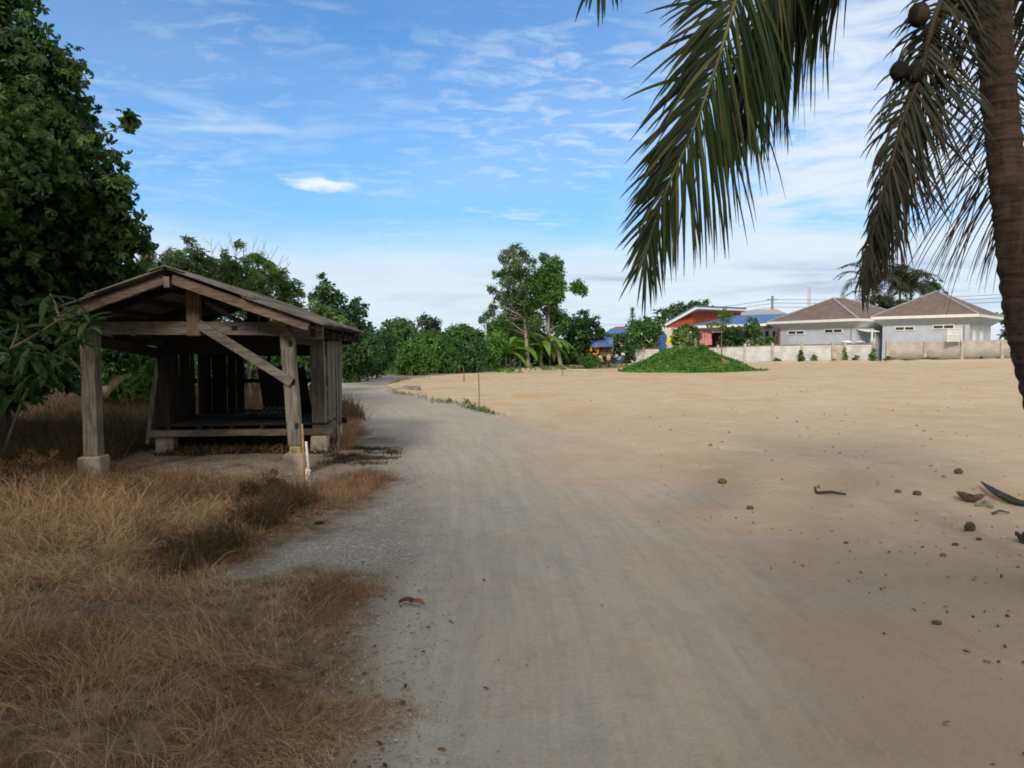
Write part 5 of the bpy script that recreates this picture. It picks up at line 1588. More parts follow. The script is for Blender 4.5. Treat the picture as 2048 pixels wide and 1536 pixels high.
# red walls below it
w0, w1, w2, w3 = pq((1331, 657, D + 1.5), (1386, 652, D - .2), (1386, 626, D - .2), (1334, 655, D + 1.5))
MB().poly([w0, w1, w2, w3]).poly([w0 + Vector((0, .2, 0)), w1 + Vector((0, .2, 0)), w2 + Vector((0, .2, 0)), w3 + Vector((0, .2, 0))]).build('red_wall', M['red_wall'], RHs)
w4, w5, w6 = pq((1480, 640, D + 6), (1482, 626, D + 6), (1386, 624, D - .2))
MB().poly([w1, w4, w5, w6]).poly([w1 + Vector((0, .25, 0)), w4 + Vector((0, .25, 0)), w5 + Vector((0, .25, 0)), w6 + Vector((0, .25, 0))]).build('red_wall', M['red_wall'], RHs)
# lower roof
a0, a1, a2, a3 = pq((1376, 654, D - 3), (1530, 649, D - 5), (1582, 629, D + 1), (1470, 633, D + 3.5))
slab([a0, a1, a2, a3], .12, 'lower_roof', M['blue_roof'], RHs)
MB().beam(a0 - Vector((0, .05, .02)), a1 - Vector((0, .05, .02)), .12, .24).beam(a1 - Vector((0, .05, .02)), a2 - Vector((0, .05, .02)), .12, .26).build('lower_fascia', M['white_trim'], RHs)
s0, s1, s2, s3 = pq((1376, 656, D - 3), (1530, 651, D - 5), (1528, 663, D - 3.6), (1384, 664, D - 1.6))
MB().poly([s0, s1, s2, s3]).build('lower_soffit', M['soffit'], RHs)
# walls
def wallq(p0, p1, z0, z1, name, mat, th=.2):
    MB().beam(Vector((p0.x, p0.y, (z0 + z1) / 2)), Vector((p1.x, p1.y, (z0 + z1) / 2)), th, z1 - z0).build(name, mat, RHs)


wallq(P(1333, 0, D + 1.4), P(1392, 0, D + .2), 0, P(1360, 655, D).z, 'wall', M['white_wall2'])
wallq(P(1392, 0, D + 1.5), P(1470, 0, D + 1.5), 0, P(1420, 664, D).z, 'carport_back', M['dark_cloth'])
wallq(P(1470, 0, D - 1), P(1528, 0, D - 3.2), 0, P(1500, 663, D - 2).z, 'wall', M['white_wall2'])
wallq(P(1528, 0, D - 3.2), P(1572, 0, D + 1), 0, P(1550, 651, D).z, 'wall', M['white_wall2'])
MB().poly(pq((1530, 652, D - 4.0), (1572, 652, D + .8), (1570, 636, D + .8))).build('red_wall', M['red_wall'], RHs)
for px in (1534, 1548, 1556):
    p = P(px, 676, D - 3.4 + (px - 1528) * .095)
    MB().box(p, .35, .06, 1.5).build('window', M['glass'], RHs)
for px in (1401, 1413, 1466):
    p = P(px, 0, D - 2.4); MB().beam((p.x, p.y, 0), (p.x, p.y, P(px, 661, D - 2.4).z), .28, .28).build('pillar', M['white_wall2'], RHs)
for (px, w_, lab) in ((1404, .45, 'pink curtain tied at the left carport pillar'), (1416, .7, 'wide pink curtain at the carport pillar')):
    p = P(px, 664, D - 2.7); p2 = P(px + 1, 690, D - 2.7)
    o = MB().beam(p, p2, .12, w_, up=(1, 0, 0), jit=.08, seg=6).build('curtain', M['pink_cloth'], origin=tuple(p2)); tag(o, lab, 'curtain', 'pink curtains')
# yellow cloth and blue tank
o = MB().hexa([*pq((1331, 688, 66.0), (1351, 690, 66.0), (1351, 690, 66.05), (1331, 688, 66.05)), *pq((1339, 669, 66), (1356, 673, 66), (1356, 673, 66.05), (1339, 669, 66.05))]).build('yellow_tarp', M['yellow'], origin=tuple(P(1342, 690, 66)))
tag(o, 'bright yellow cloth hung up behind the crest of the mound', 'cloth')
p = P(1333, 0, 68); o = MB().beam((p.x, p.y, 0), (p.x, p.y, P(1333, 670, 68).z), .6, .7).box((p.x + .1, p.y - .4, P(0, 674, 68).z), .35, .02, .3).build('blue_tank', M['blue_plastic'], origin=(p.x, p.y, 0), bevel=.08)
tag(o, 'dark blue upright tank beside the yellow cloth', 'tank')
# grey shed behind the wall, left
gs = thing('grey_outbuilding', 'low grey concrete outbuilding behind the left end of the plank wall', 'outbuilding', (P(1306, 0, 76).x, 76, 0))
p = P(1306, 0, 76)
MB().box((p.x, 77, P(0, 685, 76).z / 2), 2.0, 1.6, P(0, 685, 76).z).build('wall', M['wall_post'], gs)
MB().box((P(1308, 0, 76).x, 76.18, P(0, 691, 76).z), .33, .04, .4).build('window', M['white_trim'], gs)
MB().box((P(1296, 0, 76).x, 76.18, P(0, 693, 76).z), .35, .04, .4).build('window', M['dark_cloth'], gs)
# grey roof house behind
ghouse = thing('grey_roof_house', 'light grey tiled roof of a house farther behind the blue roof', 'house', (P(1530, 0, 100).x, 100, 0))
q0, q1, q2, q3 = pq((1468, 632, 96), (1592, 634, 96), (1552, 618, 102), (1502, 620, 102))
mb = MB(); mb.poly([q0, q1, q2, q3]); bk0, bk1 = q0 + Vector((0, 12, 0)), q1 + Vector((0, 12, 0)); mb.poly([q1, bk1, q2]); mb.poly([bk0, q0, q3]); mb.poly([bk1, bk0, q3, q2]); mb.build('roof', M["tile_grey"], ghouse)
ce = (q0 + q1 + bk0 + bk1) / 4
MB().box((ce.x, ce.y, q0.z / 2), (q1 - q0).length - 1.2, 10.5, q0.z).build("wall", M["white_wall2"], ghouse)
# far blue roof behind the hut
bh = thing('far_blue_house', 'far house with low blue roof seen above the small hut', 'house', (P(1238, 0, 105).x, 105, 0))
q0, q1, q2, q3 = pq((1216, 668, 102), (1262, 666, 102), (1258, 656, 106), (1222, 657, 106))
mb = MB(); mb.poly([q0, q1, q2, q3]); b0, b1 = q0 + Vector((0, 8, 0)), q1 + Vector((0, 8, 0)); mb.poly([q1, b1, q2]); mb.poly([b0, q0, q3]); mb.poly([b1, b0, q3, q2]); mb.build('roof', M['blue_roof'], bh)
ce = (q0 + q1 + b0 + b1) / 4
MB().box((ce.x, ce.y, q0.z / 2), (q1 - q0).length - .6, 6.5, q0.z).build('wall', M['white_wall2'], bh)
rh2 = thing('far_red_house', 'tiny far red roof peeking above the blue roof behind the hut', 'house', (P(1240, 0, 130).x, 130, 0))
q0, q1, q2, q3 = pq((1228, 657, 128), (1252, 657, 128), (1246, 653, 131), (1232, 653.4, 131))
mb = MB(); mb.poly([q0, q1, q2, q3]); b0, b1 = q0 + Vector((0, 6, 0)), q1 + Vector((0, 6, 0)); mb.poly([q1, b1, q2]); mb.poly([b0, q0, q3]); mb.poly([b1, b0, q3, q2]); mb.build('roof', M['red_wall'], rh2)
MB().box((q0.x + 1, 131, q0.z / 2), 1.8, 5, q0.z).build('wall', M['white_wall2'], rh2)
# garden trees by the houses
GG = 'garden trees by the houses'
clump_tree('garden_tree', 'light yellow-green tree in front of the blue lower roof', [(1440, 630, 8), (1452, 640, 8), (1432, 645, 8), (1445, 652, 7), (1420, 650, 6), (1460, 632, 6), (1450, 622, 5)], 68, 'leaf_light', leaf=.3, cov=.85, tr=.07, group=GG, clump=.5)
clump_tree('garden_tree', 'dense dark garden tree in front of the carport', [(1470, 663, 14), (1455, 675, 12), (1480, 675, 15), (1465, 685, 14), (1492, 668, 10), (1442, 680, 8), (1488, 688, 10)], 70, 'leaf_dark', leaf=.32, cov=1.5, tr=.1, group=GG)
clump_tree('garden_tree', 'slim tall garden tree right of the carport', [(1504, 642, 9), (1510, 655, 12), (1515, 670, 11), (1508, 683, 9), (1498, 655, 8)], 70, 'leaf_mid', leaf=.3, cov=1.4, tr=.08, group=GG)
clump_tree('garden_tree', 'low bush beside the gable end of the blue roof', [(1530, 684, 8), (1540, 680, 8), (1520, 687, 7)], 69, 'leaf_mid', leaf=.26, cov=1.5, tr=.05, group=GG)


# far palms
def far_palm(px, py, d, label, H=None, nf=26, L=2.6):
    c = P(px, py, d); root = thing('background_palm', label, 'palm tree', (c.x, d, 0), 'palms behind the bungalows')
    MB().tube([(c.x + .3, d, -.1), (c.x + .1, d, c.z * .5), tuple(c)], [.22, .17, .14], 8).build('trunk', M['bark'], root, smooth=True)
    for k in range(nf):
        a_ = k * 2.39996; e_ = random.uniform(-.1, 1.35)
        d_ = Vector((math.cos(a_), math.sin(a_), 0))
        p0 = c; p1 = c + (d_ * math.cos(e_) + Vector((0, 0, math.sin(e_)))) * L * .5
        p2 = p1 + (d_ * math.cos(e_ - .7) + Vector((0, 0, math.sin(e_ - .7)))) * L * .35
        p3 = p2 + (d_ * math.cos(e_ - 1.4) + Vector((0, 0, math.sin(e_ - 1.4)))) * L * .3
        frond(root, [p0, p1, p2, p3], (-d_.y, d_.x, .0), n=56, L0=1.15, start=.12, grav=(1.2, 1.2), ang=(60, 30), width=.08, segs=3, r0=.05, tint=(.1, .9))


far_palm(1748, 580, 88, 'upright palm left of the cluster behind the bungalow roofs', L=5.2)
far_palm(1800, 580, 90, 'dense palm in the middle behind the bungalow roofs', L=5.2)
far_palm(1822, 575, 92, 'taller palm right of the middle of the cluster', L=3.4)
far_palm(1775, 622, 84, 'low palm whose fronds touch the dip between the roofs', L=3.6)
clump_tree('far_tree', 'olive-green tree crown left of the right roof peak', [(1850, 575, 10), (1870, 572, 11), (1880, 582, 10), (1860, 588, 14)], 95, 'leaf_olive', leaf=.6, cov=1.3, tr=.2, group=FARG)
clump_tree('far_tree', 'dark foliage beside the palm trunk behind the right bungalow', [(2012, 635, 14), (2030, 625, 16), (2035, 655, 20), (2020, 670, 14)], 76, 'leaf_dark', leaf=.45, cov=1.6, tr=.2, group=FARG)
clump_tree('far_tree', 'low far green trees at the right beyond the frame edge', [(2080, 650, 25), (2130, 655, 28), (2190, 650, 30), (2250, 655, 28)], 90, 'leaf_dark', leaf=.6, cov=1.5, tr=.2, group=FARG)

# poles, mast and wires
pl = thing('utility_pole', 'dark utility pole rising behind the blue and grey roofs', 'pole', (P(1545, 0, 105).x, 105, 0))
t_ = P(1545, 592, 105)
MB().beam((t_.x, 105, 0), t_, .28, .28).build('shaft', M['pole'], pl)
MB().beam(t_ + Vector((-.8, 0, -.5)), t_ + Vector((.8, 0, -.5)), .12, .12).build('crossarm', M['pole'], pl)
ms = thing('radio_mast', 'pale lattice mast far behind the left bungalow roof', 'mast', (P(1619, 0, 140).x, 140, 0))
t_ = P(1619, 574, 140); mb = MB()
for dx in (-.25, .25):
    for dy in (-.25, .25): mb.beam((t_.x + dx, 140 + dy, 0), (t_.x + dx * .7, 140 + dy, t_.z), .07, .07)
for k in range(26):
    z0_ = t_.z * k / 26; sg = 1 if k % 2 else -1
    mb.beam((t_.x - .25 * sg, 139.75, z0_), (t_.x + .25 * sg, 139.75, z0_ + t_.z / 26), .05, .05)
mb.build('lattice', M['pole_white'], ms)
wp = thing('white_post', 'thin pale concrete post standing up among the hedge shrubs', 'pole', (P(971, 0, 60).x, 60, 0))
t_ = P(971, 634, 60); MB().beam((t_.x, 60, 0), t_, .16, .16).build('shaft', M['pole_white'], wp)
MB().beam(t_ + Vector((-.15, 0, .02)), t_ + Vector((.15, 0, .02)), .16, .12).build('cap', M['pole_white'], wp)
for k, (y0, y1, y2, lab) in enumerate([(608, 603, 585, 'uppermost power line crossing the sky over the bungalows'), (615, 610, 592, 'middle power line over the bungalows'), (622, 618, 600, 'lowest power line over the bungalows')]):
    pts = []
    for i in range(25):
        f = i / 24; px = 1300 + 760 * f
        yy = np.interp(px, [1300, 1545, 2060], [y0 + 12, y1 - 4, y2])
        span = (px - 1300) / 245 if px < 1545 else (px - 1545) / 515
        pts.append(P(px, yy + 6 * math.sin(math.pi * span), 105))
    o = MB().tube(pts, .03, 4).build('power_line', M['wire'], origin=tuple(pts[0])); tag(o, lab, 'wire', 'power lines')

# ================================================================== GRASS AND GROUND DETAIL
def blades(name, label, poly, n, hfun, mat, rmin, rmax, thr=(-46, 8), wd=(.0022, .005), dens=None, curl=(0.6, 2.6), kind='stuff', cat='grass', base_z=0.0, segs=4, lean=.5, tintf=None, rag=.5):
    th = np.radians(rng.uniform(thr[0], thr[1], n)); r = np.exp(rng.uniform(math.log(rmin), math.log(rmax), n))
    x, y = r * np.sin(th), r * np.cos(th)
    d = sdist(poly, x, y) + (fbm(x * 1.3, y * 1.3, 4, 15) - .5) * rag
    prob = sstep(d, -0.10, 0.25)
    if dens is not None: prob = prob * dens(x, y)
    k = rng.random(n) < prob
    x, y, r = x[k], y[k], r[k]; n = len(x)
    H = hfun(x, y) * rng.uniform(.35, 1.15, n)
    # tufts pull neighbouring blades the same way
    ang = fbm(x * 2.2, y * 2.2, 2, 33) * 14 + rng.normal(size=n) * 1.0
    ld = np.stack([np.cos(ang), np.sin(ang), np.zeros(n)], 1)
    d_ = nrm(np.array([0, 0, 1.0]) + ld * (lean * rng.random(n) * 1.6)[:, None])
    sv_ = nrm(np.cross(d_, rng.normal(size=(n, 3))))
    w_ = rng.uniform(wd[0], wd[1], n) * np.clip(r / 4, .8, 4)
    cur = rng.uniform(curl[0], curl[1], n)
    q = np.stack([x, y, terrain(x, y) + micro(x, y) + base_z - .01], 1)
    rings = []
    for i in range(segs + 1):
        f = i / segs; ww = w_ * (1 - .85 * f)
        rings.append(np.stack([q - sv_ * ww[:, None] / 2, q + sv_ * ww[:, None] / 2], 1))
        q = q + d_ * (H / segs)[:, None]
        d_ = nrm(d_ + (ld * .55 + np.array([0, 0, -.65])) * (cur / segs)[:, None] + rng.normal(size=(n, 3)) * .10)
    V = np.stack(rings, 1).reshape(-1, 3); nv = (segs + 1) * 2
    b = np.arange(n) * nv
    Fa = np.stack([np.stack([b + 2 * i, b + 2 * i + 1, b + 2 * i + 3, b + 2 * i + 2], 1) for i in range(segs)], 1).reshape(-1, 4)
    tv = np.clip(fbm(x * 1.7, y * 1.7, 3, 44) * .9 - .15 + rng.random(n) * .55, 0, 1)
    if tintf is not None: tv = np.clip(tintf(x, y, tv), 0, 1)
    o = mesh_np(name, V, Fa, M[mat], attrs={'tint': np.repeat(tv, nv)})
    return tag(o, label, cat, kind=kind)


def h_near(x, y):
    tall = sstep(sdist(GRASS_A, x, y), .1, 1.6)
    band = np.exp(-((y - 6.6) / 1.5) ** 2)
    h = .09 + .12 * tall + .15 * band * sstep(-x, 1.6, 3.0)
    return h * .82 * (.35 + 1.4 * fbm(x * 2.6, y * 2.6, 4, 71))


blades('dry_grass', 'matted straw-brown dry grass covering the lower left', GRASS_A, 270000, h_near, 'grass', 1.7, 11, thr=(-60, 0), wd=(.002, .0065), dens=lambda x, y: .10 + .90 * sstep(fbm(x * 2.4, y * 2.4, 4, 91), .38, .55), lean=1.0, rag=1.1, tintf=lambda x, y, t: t * (.55 + .75 * fbm(x * .9 + 4, y * .9, 3, 12)) + .12 * (fbm(x * 6, y * 6, 2, 13) - .5))
blades('tall_straw', 'long pale straw stalks standing in the dry grass', GRASS_A, 9000, lambda x, y: .26 + .20 * fbm(x * 1.2, y * 1.2, 2, 6), 'grass', 2.0, 9, thr=(-52, -6), lean=.8, curl=(.5, 2.2), wd=(.002, .004), dens=lambda x, y: sstep(fbm(x * 1.1, y * 1.1, 3, 63), .45, .62), tintf=lambda x, y, t: .55 + .45 * t)
blades('green_shoots', 'few green shoots among the dry grass', GRASS_A, 5000, lambda x, y: .10 + 0 * x, 'grass_green', 2.0, 9, thr=(-46, -6), dens=lambda x, y: sstep(fbm(x * 2.2, y * 2.2, 3, 64), .60, .70))
RED = [gp(*q) for q in [(600, 1330), (640, 1290), (700, 1200), (700, 1140), (560, 1180)]]
RED2 = [gp(*q) for q in [(560, 1010), (640, 1030), (720, 1005), (796, 956), (735, 938), (620, 968), (540, 985)]]
blades('reddish_grass', 'low reddish dry grass tongue reaching the road edge before the shed', RED2, 52000, lambda x, y: .10 + 0 * x, 'grass_red', 5, 11, thr=(-24, -6), curl=(.3, 1.4))
blades('reddish_weeds', 'sparse reddish weeds in the gravel at lower left', RED, 60000, lambda x, y: .07 + 0 * x, 'grass_red', 3, 8, thr=(-26, -8), curl=(.3, 1.6), cat='weeds')
DK = [gp(*q) for q in [(250, 1130), (330, 1175), (450, 1120), (560, 1080), (640, 1010), (560, 985), (430, 985), (300, 1030)]]
blades('dead_weeds', 'tangle of dark dead weeds in front of the shed', DK, 90000, lambda x, y: .24 + .12 * np.sin(x * 5), 'weed_dark', 4.2, 10, thr=(-34, -8), curl=(.2, 2.2), cat='weeds', dens=lambda x, y: sstep(fbm(x * 2.2, y * 2.2, 3, 41), .34, .62), lean=1.0)
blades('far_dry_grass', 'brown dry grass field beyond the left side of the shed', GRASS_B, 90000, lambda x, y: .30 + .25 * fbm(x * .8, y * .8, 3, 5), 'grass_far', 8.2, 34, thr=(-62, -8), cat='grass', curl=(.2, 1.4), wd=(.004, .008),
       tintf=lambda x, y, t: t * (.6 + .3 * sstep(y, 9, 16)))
UPL = [tuple(S(2.4, 1.75, 0).xy), tuple(S(-.1, 1.75, 0).xy), tuple(S(-.1, 3.6, 0).xy), tuple(S(2.4, 3.6, 0).xy)]
blades('dark_litter', 'dark dead litter added to deepen the shade under the shed platform', UPL, 60000, lambda x, y: .16 + 0 * x, 'weed_dark', 10, 13.5, thr=(-30, -12), curl=(.4, 2.2), wd=(.006, .012), cat='litter')  # dark tangle added so the space below the deck goes black
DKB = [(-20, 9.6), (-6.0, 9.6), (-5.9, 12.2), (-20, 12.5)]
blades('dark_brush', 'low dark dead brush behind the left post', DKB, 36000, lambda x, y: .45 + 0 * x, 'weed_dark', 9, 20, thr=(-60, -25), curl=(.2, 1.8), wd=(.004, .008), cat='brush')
SP = [(-3.2, 12.6), (-2.9, 11.0), (-2.55, 11.2), (-2.75, 13), (-3.5, 15.5), (-4.4, 17), (-4.4, 15.5)]
blades('orange_dry_grass', 'orange dry grass strip between the shed wall and the road', SP, 60000, lambda x, y: .16 + 0 * x, 'grass_red', 10, 18, thr=(-18, -10), curl=(.2, 1.4), tintf=lambda x, y, t: t * .5 + .5)
SP2 = [(-2.75, 9.6), (-1.75, 9.6), (-1.75, 11.2), (-2.7, 12)]
blades('dark_litter', 'dark dead weeds scattered right of the shed footing', SP2, 26000, lambda x, y: .09 + 0 * x, 'weed_dark', 9.2, 12.6, thr=(-18, -8), curl=(.4, 2.6), cat='weeds', dens=lambda x, y: sstep(fbm(x * 4, y * 4, 3, 17), .42, .6))
UND = [(-5.6, 8.4), (-2.4, 8.5), (-2.6, 9.4), (-5.2, 9.3)]
blades('short_grass', 'short sparse grass under the front of the shed', UND, 26000, lambda x, y: .06 + 0 * x, 'grass', 7.6, 10, thr=(-36, -10), dens=lambda x, y: .7 * sstep(fbm(x * 2.5, y * 2.5, 3, 19), .40, .6))
EDG = [gp(*q) for q in [(560, 1700), (760, 1536), (790, 1420), (740, 1300), (745, 1180), (700, 1120), (600, 1120), (520, 1190), (600, 1300), (640, 1536)]]
blades('sparse_grass', 'sparse dry grass creeping onto the gravel at the bottom', EDG, 60000, lambda x, y: .06 + 0 * x, 'grass', 2.2, 7, thr=(-28, -6), dens=lambda x, y: .9 * sstep(fbm(x * 3.2, y * 3.2, 3, 57), .46, .66), lean=1.0)
WST = [gp(*q) for q in [(430, 1170), (480, 1120), (560, 1085), (700, 1015), (760, 985), (720, 960), (560, 985), (440, 1060)]]
blades('sparse_grass', 'thin dry grass over the pale strip before the shed', WST, 50000, lambda x, y: .08 + 0 * x, 'grass', 4, 10, thr=(-30, -8), dens=lambda x, y: .8 * sstep(fbm(x * 2.6, y * 2.6, 3, 58), .42, .62), lean=1.0)
RB = [gp(*q) for q in [(-100, 890), (180, 935), (560, 972), (620, 1000), (420, 1040), (200, 1020), (-100, 1010)]]
blades('reddish_weeds', 'dark reddish dead weeds in a band before the left footing', RB, 60000, lambda x, y: .12 + .22 * fbm(x * 1.8, y * 1.8, 3, 83), 'grass_red', 6.2, 12, thr=(-50, -14), curl=(.2, 1.8), cat='weeds', dens=lambda x, y: sstep(fbm(x * 2.0, y * 2.0, 3, 84), .40, .6), tintf=lambda x, y, t: t * .6)
# green verge beyond the road and weeds along the lot edge
VG = [(-9.2, 31), (-9.8, 36), (-8.9, 41.5), (-6.0, 45.6), (-2, 49.5), (0.3, 49.8), (2.5, 53.5), (8.5, 57.5), (12.5, 58), (12.5, 66), (-16, 60), (-16, 31)]
blades('green_verge', 'green grass verge between the road bend and the hedge', VG, 90000, lambda x, y: .35 + 0 * x, 'grass_green', 30, 72, thr=(-26, 16), curl=(.2, 1.4), wd=(.004, .007))
TIP = [gp(*q) for q in [(862, 753.5), (800, 760), (768, 771), (785, 787), (850, 800), (905, 812), (975, 830), (1010, 832), (985, 822), (905, 802), (850, 795), (795, 782), (776, 772), (805, 764), (866, 756)]]
blades('edge_weeds', 'green weeds along the rim where the lot meets the road', TIP, 60000, lambda x, y: .12 + .14 * sstep(fbm(x, y, 2, 3), .5, .7), 'grass_green', 14, 42, thr=(-14, 2), curl=(.2, 1.6), wd=(.003, .006), cat='weeds', dens=lambda x, y: .9 * sstep(fbm(x * 1.2, y * 1.2, 3, 23), .36, .55))
RIMG = [(-1.0, 46.5), (0.3, 50.8), (2.2, 54.5), (4.2, 58), (5, 57), (3.5, 53.5), (1.5, 49), (0.2, 46)]
n = 2200
x = rng.uniform(-1.6, 5.2, n); y = rng.uniform(45.5, 59, n); k = (sdist(RIMG, x, y) > -.1) & (fbm(x, y, 3, 29) > .42); x, y = x[k], y[k]
pos = np.stack([x, y, rng.uniform(.02, .3, len(x))], 1); nn = nrm(np.array([0, 0, 1.0]) + rng.normal(size=pos.shape) * .5)
V, Fa, ti = scatter(ROS[0], ROS[1], pos, frames(nrm(np.cross(nn, rng.normal(size=nn.shape))), nn), rng.uniform(.08, .2, len(x)), rng.uniform(.4, 1, len(x)))
tag(mesh_np('rim_weeds', V, Fa, M['leaf_vine'], attrs={'tint': ti}), 'leafy light green weeds along the far left rim of the lot', 'weeds', kind='stuff')
for (px, py, r, lab) in [(932, 806, 7, 'taller weed tuft on the rim near the tall survey stake'), (900, 803, 6, 'weed tuft on the rim left of the taller one'), (945, 815, 5, 'small weed at the rim below the tall stake')]:
    gx, gy = G(px, py + r * .6)
    clump_tree('rim_weed', lab, [(px - 3, py - 2, r * .6, 0), (px + 3, py, r * .6, 0), (px, py - r * .8, r * .35, 0)], gy, 'leaf_olive', base=(gx, gy, 0), leaf=.12, cov=1.2, tmpl=LANCE, tr=.008, cat='weed', group='weed tufts on the rim', twigs=0)

# fallen leaves and chaff in the grass, on the shoulder and under the palm
n = 7000
th = np.radians(rng.uniform(-52, 42, n)); r = np.exp(rng.uniform(math.log(2.1), math.log(15), n)); x, y = r * np.sin(th), r * np.cos(th)
ga = np.maximum(sdist(GRASS_A, x, y), -1.2)
pl_ = np.exp(-(((x - 3.6) / 1.3) ** 2 + ((y - 5.8) / 1.5) ** 2))
k = rng.random(n) < (.75 * sstep(ga, -1.1, .4) * sstep(fbm(x * 1.7, y * 1.7, 3, 101), .35, .6) + .35 * pl_ + .012)
x, y, r = x[k], y[k], r[k]; n = len(x)
pos = np.stack([x, y, micro(x, y) + .008 + .05 * rng.random(n) * (sdist(GRASS_A, x, y) > .2)], 1)
nn = nrm(np.array([0, 0, 1.0]) + rng.normal(size=(n, 3)) * .35)
V, Fa, ti = scatter(LEAF[0], LEAF[1], pos, frames(nrm(np.cross(nn, rng.normal(size=(n, 3)))), nn), rng.uniform(.012, .045, n), rng.random(n))
M['litter'] = leaf_mat('fallen_leaf', [(0.035, 0.022, 0.016), (0.12, 0.07, 0.042), (0.30, 0.20, 0.11)], .1, .8)
tag(mesh_np('leaf_litter', V, Fa, M['litter'], attrs={'tint': ti}), 'small fallen brown leaves strewn over grass and gravel', 'leaves', kind='stuff')
# loose gravel
CUBE = (np.array([(-1, -1, -.6), (1, -.8, -.6), (.8, 1, -.6), (-.9, .8, -.6), (-.6, -.7, .6), (.7, -.5, .5), (.5, .7, .7), (-.7, .5, .5)]) * .5,
        np.array([(3, 2, 1, 0), (4, 5, 6, 7), (0, 1, 5, 4), (1, 2, 6, 5), (2, 3, 7, 6), (3, 0, 4, 7)]))
n = 60000
th = np.radians(rng.uniform(-40, 42, n)); r = np.exp(rng.uniform(math.log(2.3), math.log(16), n)); x, y = r * np.sin(th), r * np.cos(th)
dr, dg, ds = sdist(ROAD, x, y), sdist(GRASS_A, x, y), sdist(SAND, x, y)
pr = sstep(dr, .55, -.2) * sstep(dg, .3, -.2) * (ds < 0) * (x < .3) * .95 + .02 * (dr > 0) * (x < -y * .02)
k = rng.random(n) < pr; x, y, r = x[k], y[k], r[k]; n = len(x)
zz_ = micro(x, y)
pos = np.stack([x, y, zz_ + .002], 1)
nn = nrm(np.array([0, 0, 1.0]) + rng.normal(size=(n, 3)) * .3)
V, Fa, ti = scatter(CUBE[0], CUBE[1], pos, frames(nrm(np.cross(nn, rng.normal(size=(n, 3)))), nn), rng.uniform(.003, .010, n) * rng.uniform(.7, 1.3, n), rng.random(n))
m_, t, bs = new_mat('loose_stone')
t.put(bs.inputs['Base Color'], t.ramp(t.attr('tint'), [(0, (0.26, 0.25, 0.225)), (.6, (0.33, 0.315, 0.285)), (1, (0.56, 0.54, 0.50))])); bs.inputs['Roughness'].default_value = .9
tag(mesh_np('gravel', V, Fa, m_, attrs={'tint': ti}), 'loose grey gravel along the left shoulder of the road', 'gravel', kind='stuff')

# ---- single things lying about
M['husk_green'] = plain('old_green_husk', (0.16, 0.15, 0.05), 0.9, 0.35, 12, 0.4, stain=((0.10, 0.075, 0.04), 9))
M['husk_brown'] = plain('brown_husk', (0.12, 0.075, 0.05), 0.95, 0.4, 12, 0.5)
M['husk_grey'] = plain('grey_husk', (0.10, 0.105, 0.07), 0.95, 0.4, 12, 0.5)
M['clod'] = plain('dark_clod', (0.13, 0.085, 0.06), 0.95, 0.4, 12, 0.5)
M['clod_red'] = plain('reddish_clod', (0.30, 0.14, 0.075), 0.95, 0.4, 12, 0.5)
deb = [  # px, py(base), width px, aspect, mat, name, label
    (1445, 967, 22, .55, 'husk_green', 'coconut_husk', 'yellow-green coconut husk alone in the middle of the lot edge', .5),
    (1500, 1017, 16, .55, 'husk_brown', 'stone', 'small dark brown lump right below the green husk', .5),
    (1917, 946, 17, .75, 'clod', 'stone', 'brown stone above the debris near the right edge', 0),
    (1888, 954, 8, .6, 'clod_red', 'stone', 'tiny reddish stone left of the brown stone', 0),
    (1796, 984, 13, .5, 'husk_grey', 'stone', 'flat greenish stone left of the black one', 0),
    (1834, 989, 17, .6, 'husk_brown', 'stone', 'blackish stone between the twig and the debris', 0),
    (1940, 1060, 22, 1.0, 'husk_grey', 'coconut_husk', 'grey-green round coconut husk near the right edge', 0),
    (1911, 1090, 14, .5, 'clod', 'stone', 'flat brown stone below the round husk', 0),
    (1886, 1113, 13, .7, 'clod_red', 'stone', 'reddish brown stone lowest at the right', 0),
    (1958, 1078, 12, .5, 'clod', 'stone', 'little brown stone right of the round husk', 0),
    (1637, 976, 7, .9, 'clod_red', 'stone', 'tiny reddish stone above the twig', 0),
    (1421, 893, 8, .8, 'clod_red', 'stone', 'tiny reddish stone far up the lot above the green husk', 0),
    (1874, 1244, 20, .35, 'clod', 'stone', 'flat dark stone alone in the lower right', 0),
    (1692, 1087, 10, .5, 'husk_grey', 'stone', 'small grey stone in the middle of the lower lot', 0),
    (805, 1410, 14, .6, 'clod', 'stone', 'brown lump on the gravel at the bottom left of the road', 0),
    (638, 1048, 22, .25, 'black', 'stone', 'small black flat piece on the pale patch before the shed', 0),
]
for (px, py, w_, asp, mt, nm, lab, ro) in deb:
    gx, gy = G(px, py); s_ = w_ * gy / F / 2
    o = MB().blob((gx, gy, gh(gx, gy) + s_ * asp * .7), s_, s_ * .75, s_ * asp, 14, 10, .07, ro).build(nm, M[mt], origin=(gx, gy, 0), smooth=True)
    tag(o, lab, 'coconut husk' if 'husk' in nm else 'stone', 'stones and husks on the sand' if nm == 'stone' else None)
